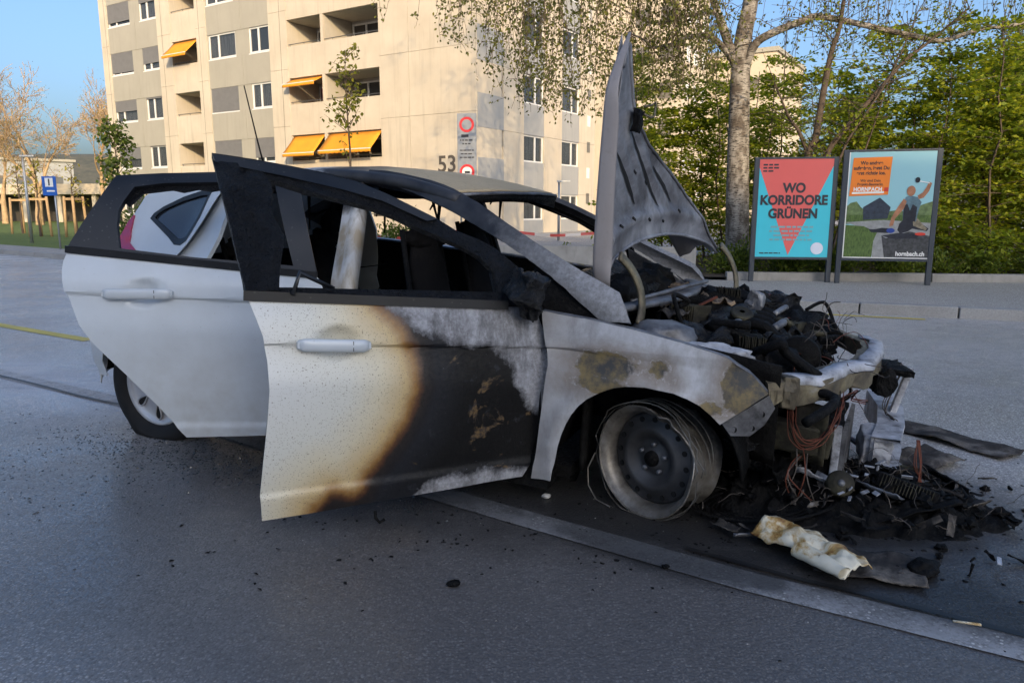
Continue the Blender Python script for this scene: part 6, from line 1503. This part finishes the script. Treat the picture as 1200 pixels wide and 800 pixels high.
crumbs('pale_grit', pts, 'pale_grit', .0012, .003, 'pale grit sprinkled over the asphalt', 'grit', 5)
m = MB()
for i in range(260):                                 # burnt splinters and flakes bristling from the heap
    a = r.gauss(0, .38); b = r.gauss(0, .20); c_, s_ = math.cos(rad(-23)), math.sin(rad(-23)); x, y = 1.30 + a * c_ - b * s_, 3.0 + a * s_ + b * c_ - .05
    L, w = r.uniform(.02, .10), r.uniform(.004, .028); R_ = Matrix.Rotation(r.uniform(0, 6.28), 3, 'Z') @ Matrix.Rotation(r.gauss(0, .6), 3, 'X') @ Matrix.Rotation(r.gauss(0, .6), 3, 'Y')
    k = max(0, 1 - (a / .72) ** 2 - (b / .42) ** 2); zc = .015 + .13 * k ** .7 * r.uniform(.6, 1.1)
    vs = [R_ @ Vector((L * u_, w * v_, .012 * noise.noise(Vector((u_ * 3, v_ * 3, i))))) + Vector((x, y, zc)) for v_ in (-.5, 0, .5) for u_ in (-.5, -.15, .2, .5)]
    vs = [(p.x, p.y, max(.003, p.z)) for p in vs]; fs = [(j * 4 + q, j * 4 + q + 1, j * 4 + q + 5, j * 4 + q + 4) for j in range(2) for q in range(3)]
    m.add(vs, fs)
o = m.build('burnt_splinters', 'char', None, False, solid=.003); o.data.materials.append(M['ash_sheet'])
for p_ in o.data.polygons:
    if (p_.index // 6) % 3 == 0: p_.material_index = 1
tag(o, 'burnt splinters and flakes bristling from the ash heap', 'ash', kind='stuff')
m = MB()
for i in range(120):                                 # rubble of melted lumps
    a = r.gauss(0, .36); b = r.gauss(0, .19); x, y = 1.30 + a * c_ - b * s_, 2.97 + a * s_ + b * c_
    k = max(0, 1 - (a / .72) ** 2 - (b / .42) ** 2); q = r.uniform(.008, .028); m.lump((x, y, .01 + .15 * k ** .7 * r.uniform(.7, 1.05)), (q * r.uniform(.7, 1.5), q * r.uniform(.7, 1.5), q * .8), i, .7, 2, 2.0, .002)
tag(m.build('burnt_rubble', 'char', None, False), 'black rubble of melted lumps covering the ash heap', 'ash', kind='stuff')
m = MB()
for i in range(18):
    a = r.gauss(0, .36); b = r.gauss(-.08, .17); x, y = 1.30 + a * c_ - b * s_, 2.95 + a * s_ + b * c_; k = max(0, 1 - (a / .72) ** 2 - (b / .42) ** 2)
    R_ = Matrix.Rotation(r.uniform(0, 6.28), 3, 'Z') @ Matrix.Rotation(r.gauss(0, .7), 3, 'X'); m.box((x, y, .03 + .15 * k ** .7), (r.uniform(.012, .07), r.uniform(.006, .02), .004), R_)
tag(m.build('metal_slivers', 'white_ash_plastic', None, False), 'ash-white metal slivers glinting in the heap', 'ash', kind='stuff')
m = MB()
for i in range(70):                                  # thin wires curling out of the heap
    a = r.gauss(0, .33); b = r.gauss(-.05, .18); x, y = 1.30 + a * c_ - b * s_, 2.95 + a * s_ + b * c_; k = max(0, 1 - (a / .72) ** 2 - (b / .42) ** 2); q = [Vector((x, y, .02 + .14 * k ** .7))]; d = rv(r).normalized(); d.z = abs(d.z) * .6
    for _k in range(5): d = (d + rv(r, .5)).normalized(); q.append(q[-1] + d * r.uniform(.015, .04)); q[-1].z = max(.004, q[-1].z)
    m.tube(smooth_poly(q, 3), r.uniform(.0008, .0018), 4)
tag(m.build('wire_tangle', 'wire_grey', None, False), 'fine burnt wires curling out of the ash heap', 'wire', kind='stuff')
# individual pieces
def piece(name, mb, mat, loc, rot, label, cat, smooth=True, solid=.004, bevel=0):
    o = mb.build(name, mat, None, smooth, loc, solid=solid, bevel=bevel); o.rotation_euler = rot; tag(o, label, cat); return o
def crumple(L, w, h, seed, nx=26, ny=12, fold=0.):
    def f(u, v):
        x, y = (u - .5) * L, (v - .5) * w; e = .012 * noise.noise(Vector((u * 14, seed, 0)))
        z = h * (.55 + .6 * noise.noise(Vector((u * 3.1, v * 2.2, seed))) + .25 * noise.noise(Vector((u * 9, v * 7, seed)))) + fold * (abs(2 * v - 1) ** 2)
        return (x + e, y + e * (2 * v - 1), max(.002, z))
    return MB().grid(nx, ny, f)
# white scorched bumper piece: crumpled skin with a rolled edge
bp_ = empty('bumper_fragment', (1.03, 2.39, .01), (0, 0, rad(-62))); tag(bp_, 'crumpled cream-white bumper piece with scorched brown edges on the road', 'car part')
def bskin(u, v):
    x = (u - .5) * .38; w = .175 * (1 - .25 * u) * (1 + .1 * math.sin(u * 9)); y = (v - .5) * w + .02 * math.sin(u * 3)
    z = .035 + .045 * math.sin(v * 3.1) * (1 - .3 * u) + .018 * noise.noise(Vector((u * 5, v * 4, 2))) + .010 * noise.noise(Vector((u * 13, v * 9, 2))) - .012 * abs(math.sin(u * 8)) ** 8
    return (x, y, max(.004, z))
MB().grid(40, 18, bskin).build('skin', 'bumper_scorched', bp_, True, solid=.004)
def broll(u, v):
    x = .0 + .19 * u; a = 2 * math.pi * v; q = .032 * (1 - .25 * u); return (x, -.055 - .012 * u + q * 1.25 * math.cos(a), .045 + q * .8 * math.sin(a) + .008 * noise.noise(Vector((u * 4, a, 3))))
MB().grid(24, 14, broll).build('rolled_edge', 'bumper_scorched', bp_, True)
piece('undertray_sheet', crumple(.34, .22, .025, 5), 'ash_sheet', (1.20, 2.33, .004), (0, 0, rad(-20)), 'thin dark sheet with ash-grey edges beside the white bumper piece', 'car part')
piece('plastic_lump', MB().lump((0, 0, .02), (.065, .045, .028), 4, .4, 3, 1.6, 0.001), 'char', (1.37, 2.29, 0), (0, 0, .5), 'black melted plastic lump lying clear of the heap on the road', 'car part', solid=0)
piece('bumper_shred', crumple(.62, .20, .03, 9), 'ash_sheet', (2.30, 3.72, .004), (0, 0, rad(-62)), 'long flat brown-grey plastic shred lying beyond the heap', 'car part')
piece('heat_shield', crumple(.34, .2, .035, 11), 'ash_sheet', (1.95, 3.35, .02), (.1, 0, rad(30)), 'pale ash-covered shield sheet at the far edge of the heap', 'car part')
fn_ = empty('fan_motor', (1.275, 2.72, .155), (rad(62), 0, rad(-12))); tag(fn_, 'round burnt fan motor sitting on the ash heap', 'car part')
MB().lathe([(0, 0), (0, .048), (-.02, .052), (-.07, .052), (-.07, 0)], 28, 'z').build('housing', 'steel_burnt_shaded', fn_, True); MB().lathe([(.008, 0), (.008, .012), (0, .014)], 16, 'z').build('shaft', 'steel_grey', fn_, True)
rd_ = empty('radiator_core', (1.56, 2.77, .11), (rad(-18), rad(12), rad(-35))); tag(rd_, 'small finned radiator core lying on the ash heap', 'car part')
MB().box((0, 0, 0), (.22, .14, .06)).build('core', 'char', rd_, bevel=.006)
for i in range(16): MB().box((-.09 + i * .012, -.074, 0), (.003, .008, .056)).build('fin', 'steel_burnt_shaded', rd_)
for i, (x, y, z, L, w, mt, lb) in enumerate([(1.22, 2.78, .13, .20, .03, 'white_ash_plastic', 'bent ash-white metal strip sticking up from the heap'), (1.42, 2.72, .11, .17, .07, 'steel_grey', 'flat grey metal plate lying across the heap'), (1.52, 2.62, .06, .34, .04, 'char', 'long black splinter at the near edge of the heap'), (1.12, 2.86, .15, .12, .03, 'white_ash_plastic', 'short white splinter standing in the heap'), (1.78, 2.72, .04, .16, .09, 'ash_sheet', 'curled grey flake at the outer edge of the heap'), (1.84, 2.98, .05, .20, .12, 'char_glossy', 'dark curled sheet at the outer edge of the heap'), (1.60, 3.2, .12, .30, .05, 'steel_grey', 'grey bracket lying under the bumper beam'), (.92, 2.55, .01, .22, .012, 'steel_grey', 'thin grey rod on the road beside the white bumper piece'), (.80, 2.60, .015, .10, .05, 'ash_sheet', 'small crumpled ash flake near the front wheel')]):
    piece('metal_scrap' if i != 7 else 'metal_rod', crumple(L, w, .02, 30 + i, 14, 6, .01), mt, (x, y, z), (r.gauss(0, .35) if z > .03 else 0, r.gauss(0, .3) if z > .03 else 0, rad(r.uniform(-70, 10)) if i != 7 else rad(8)), lb, 'car part')
m = MB()
for k in range(9): m.lathe([(0, .12 + .02 * k), (.006, .125 + .02 * k), (0, .13 + .02 * k)], 40, 'z', (0, 0, .02 + .004 * k + .01 * math.sin(k)))
tc = m.build('tyre_remains', 'char', None, True, (1.0, 2.78, .0)); tc.rotation_euler = (rad(6), rad(-4), 0); tc.scale = (1, .55, 1); tag(tc, 'coiled remains of a burnt tyre lying before the front wheel', 'car part')
cw = MB()
for k in range(6):
    cw.tube(smooth_poly([(1.66 + r.gauss(0, .006), 2.9, .27), (1.645 + r.gauss(0, .01), 2.86, .18), (1.655 + r.gauss(0, .012), 2.84, .10), (1.64 + r.gauss(0, .02), 2.79 + r.gauss(0, .02), .05)], 5), .0022, 5)
tag(cw.build('wire_bundle', 'copper_wire', None, True), 'reddish copper wire bundle hanging onto the heap', 'wire', kind='stuff')
for x, y, s, mt, lb, sd in [(-.19, 2.21, .022, 'char', 'small black clod alone on the open asphalt', 1), (.145, 2.95, .02, 'pale_grit', 'white chip on the sooty road below the door hinge', 2), (.52, 2.33, .014, 'char', 'tiny black clod beside the worn road line', 3)]:
    tag(MB().lump((0, 0, s * .3), (s, s * .8, s * .5), sd, .4, 2).build('clod', mt, None, True, (x, y, .004)), lb, 'debris')
tag(MB().tube([(0, 0, .005), (.07, -.02, .005)], .004, 6).build('cigarette_end', 'bumper_scorched', None, True, (1.29, 1.985, .008)), 'cigarette end lying on the white road line', 'cigarette')
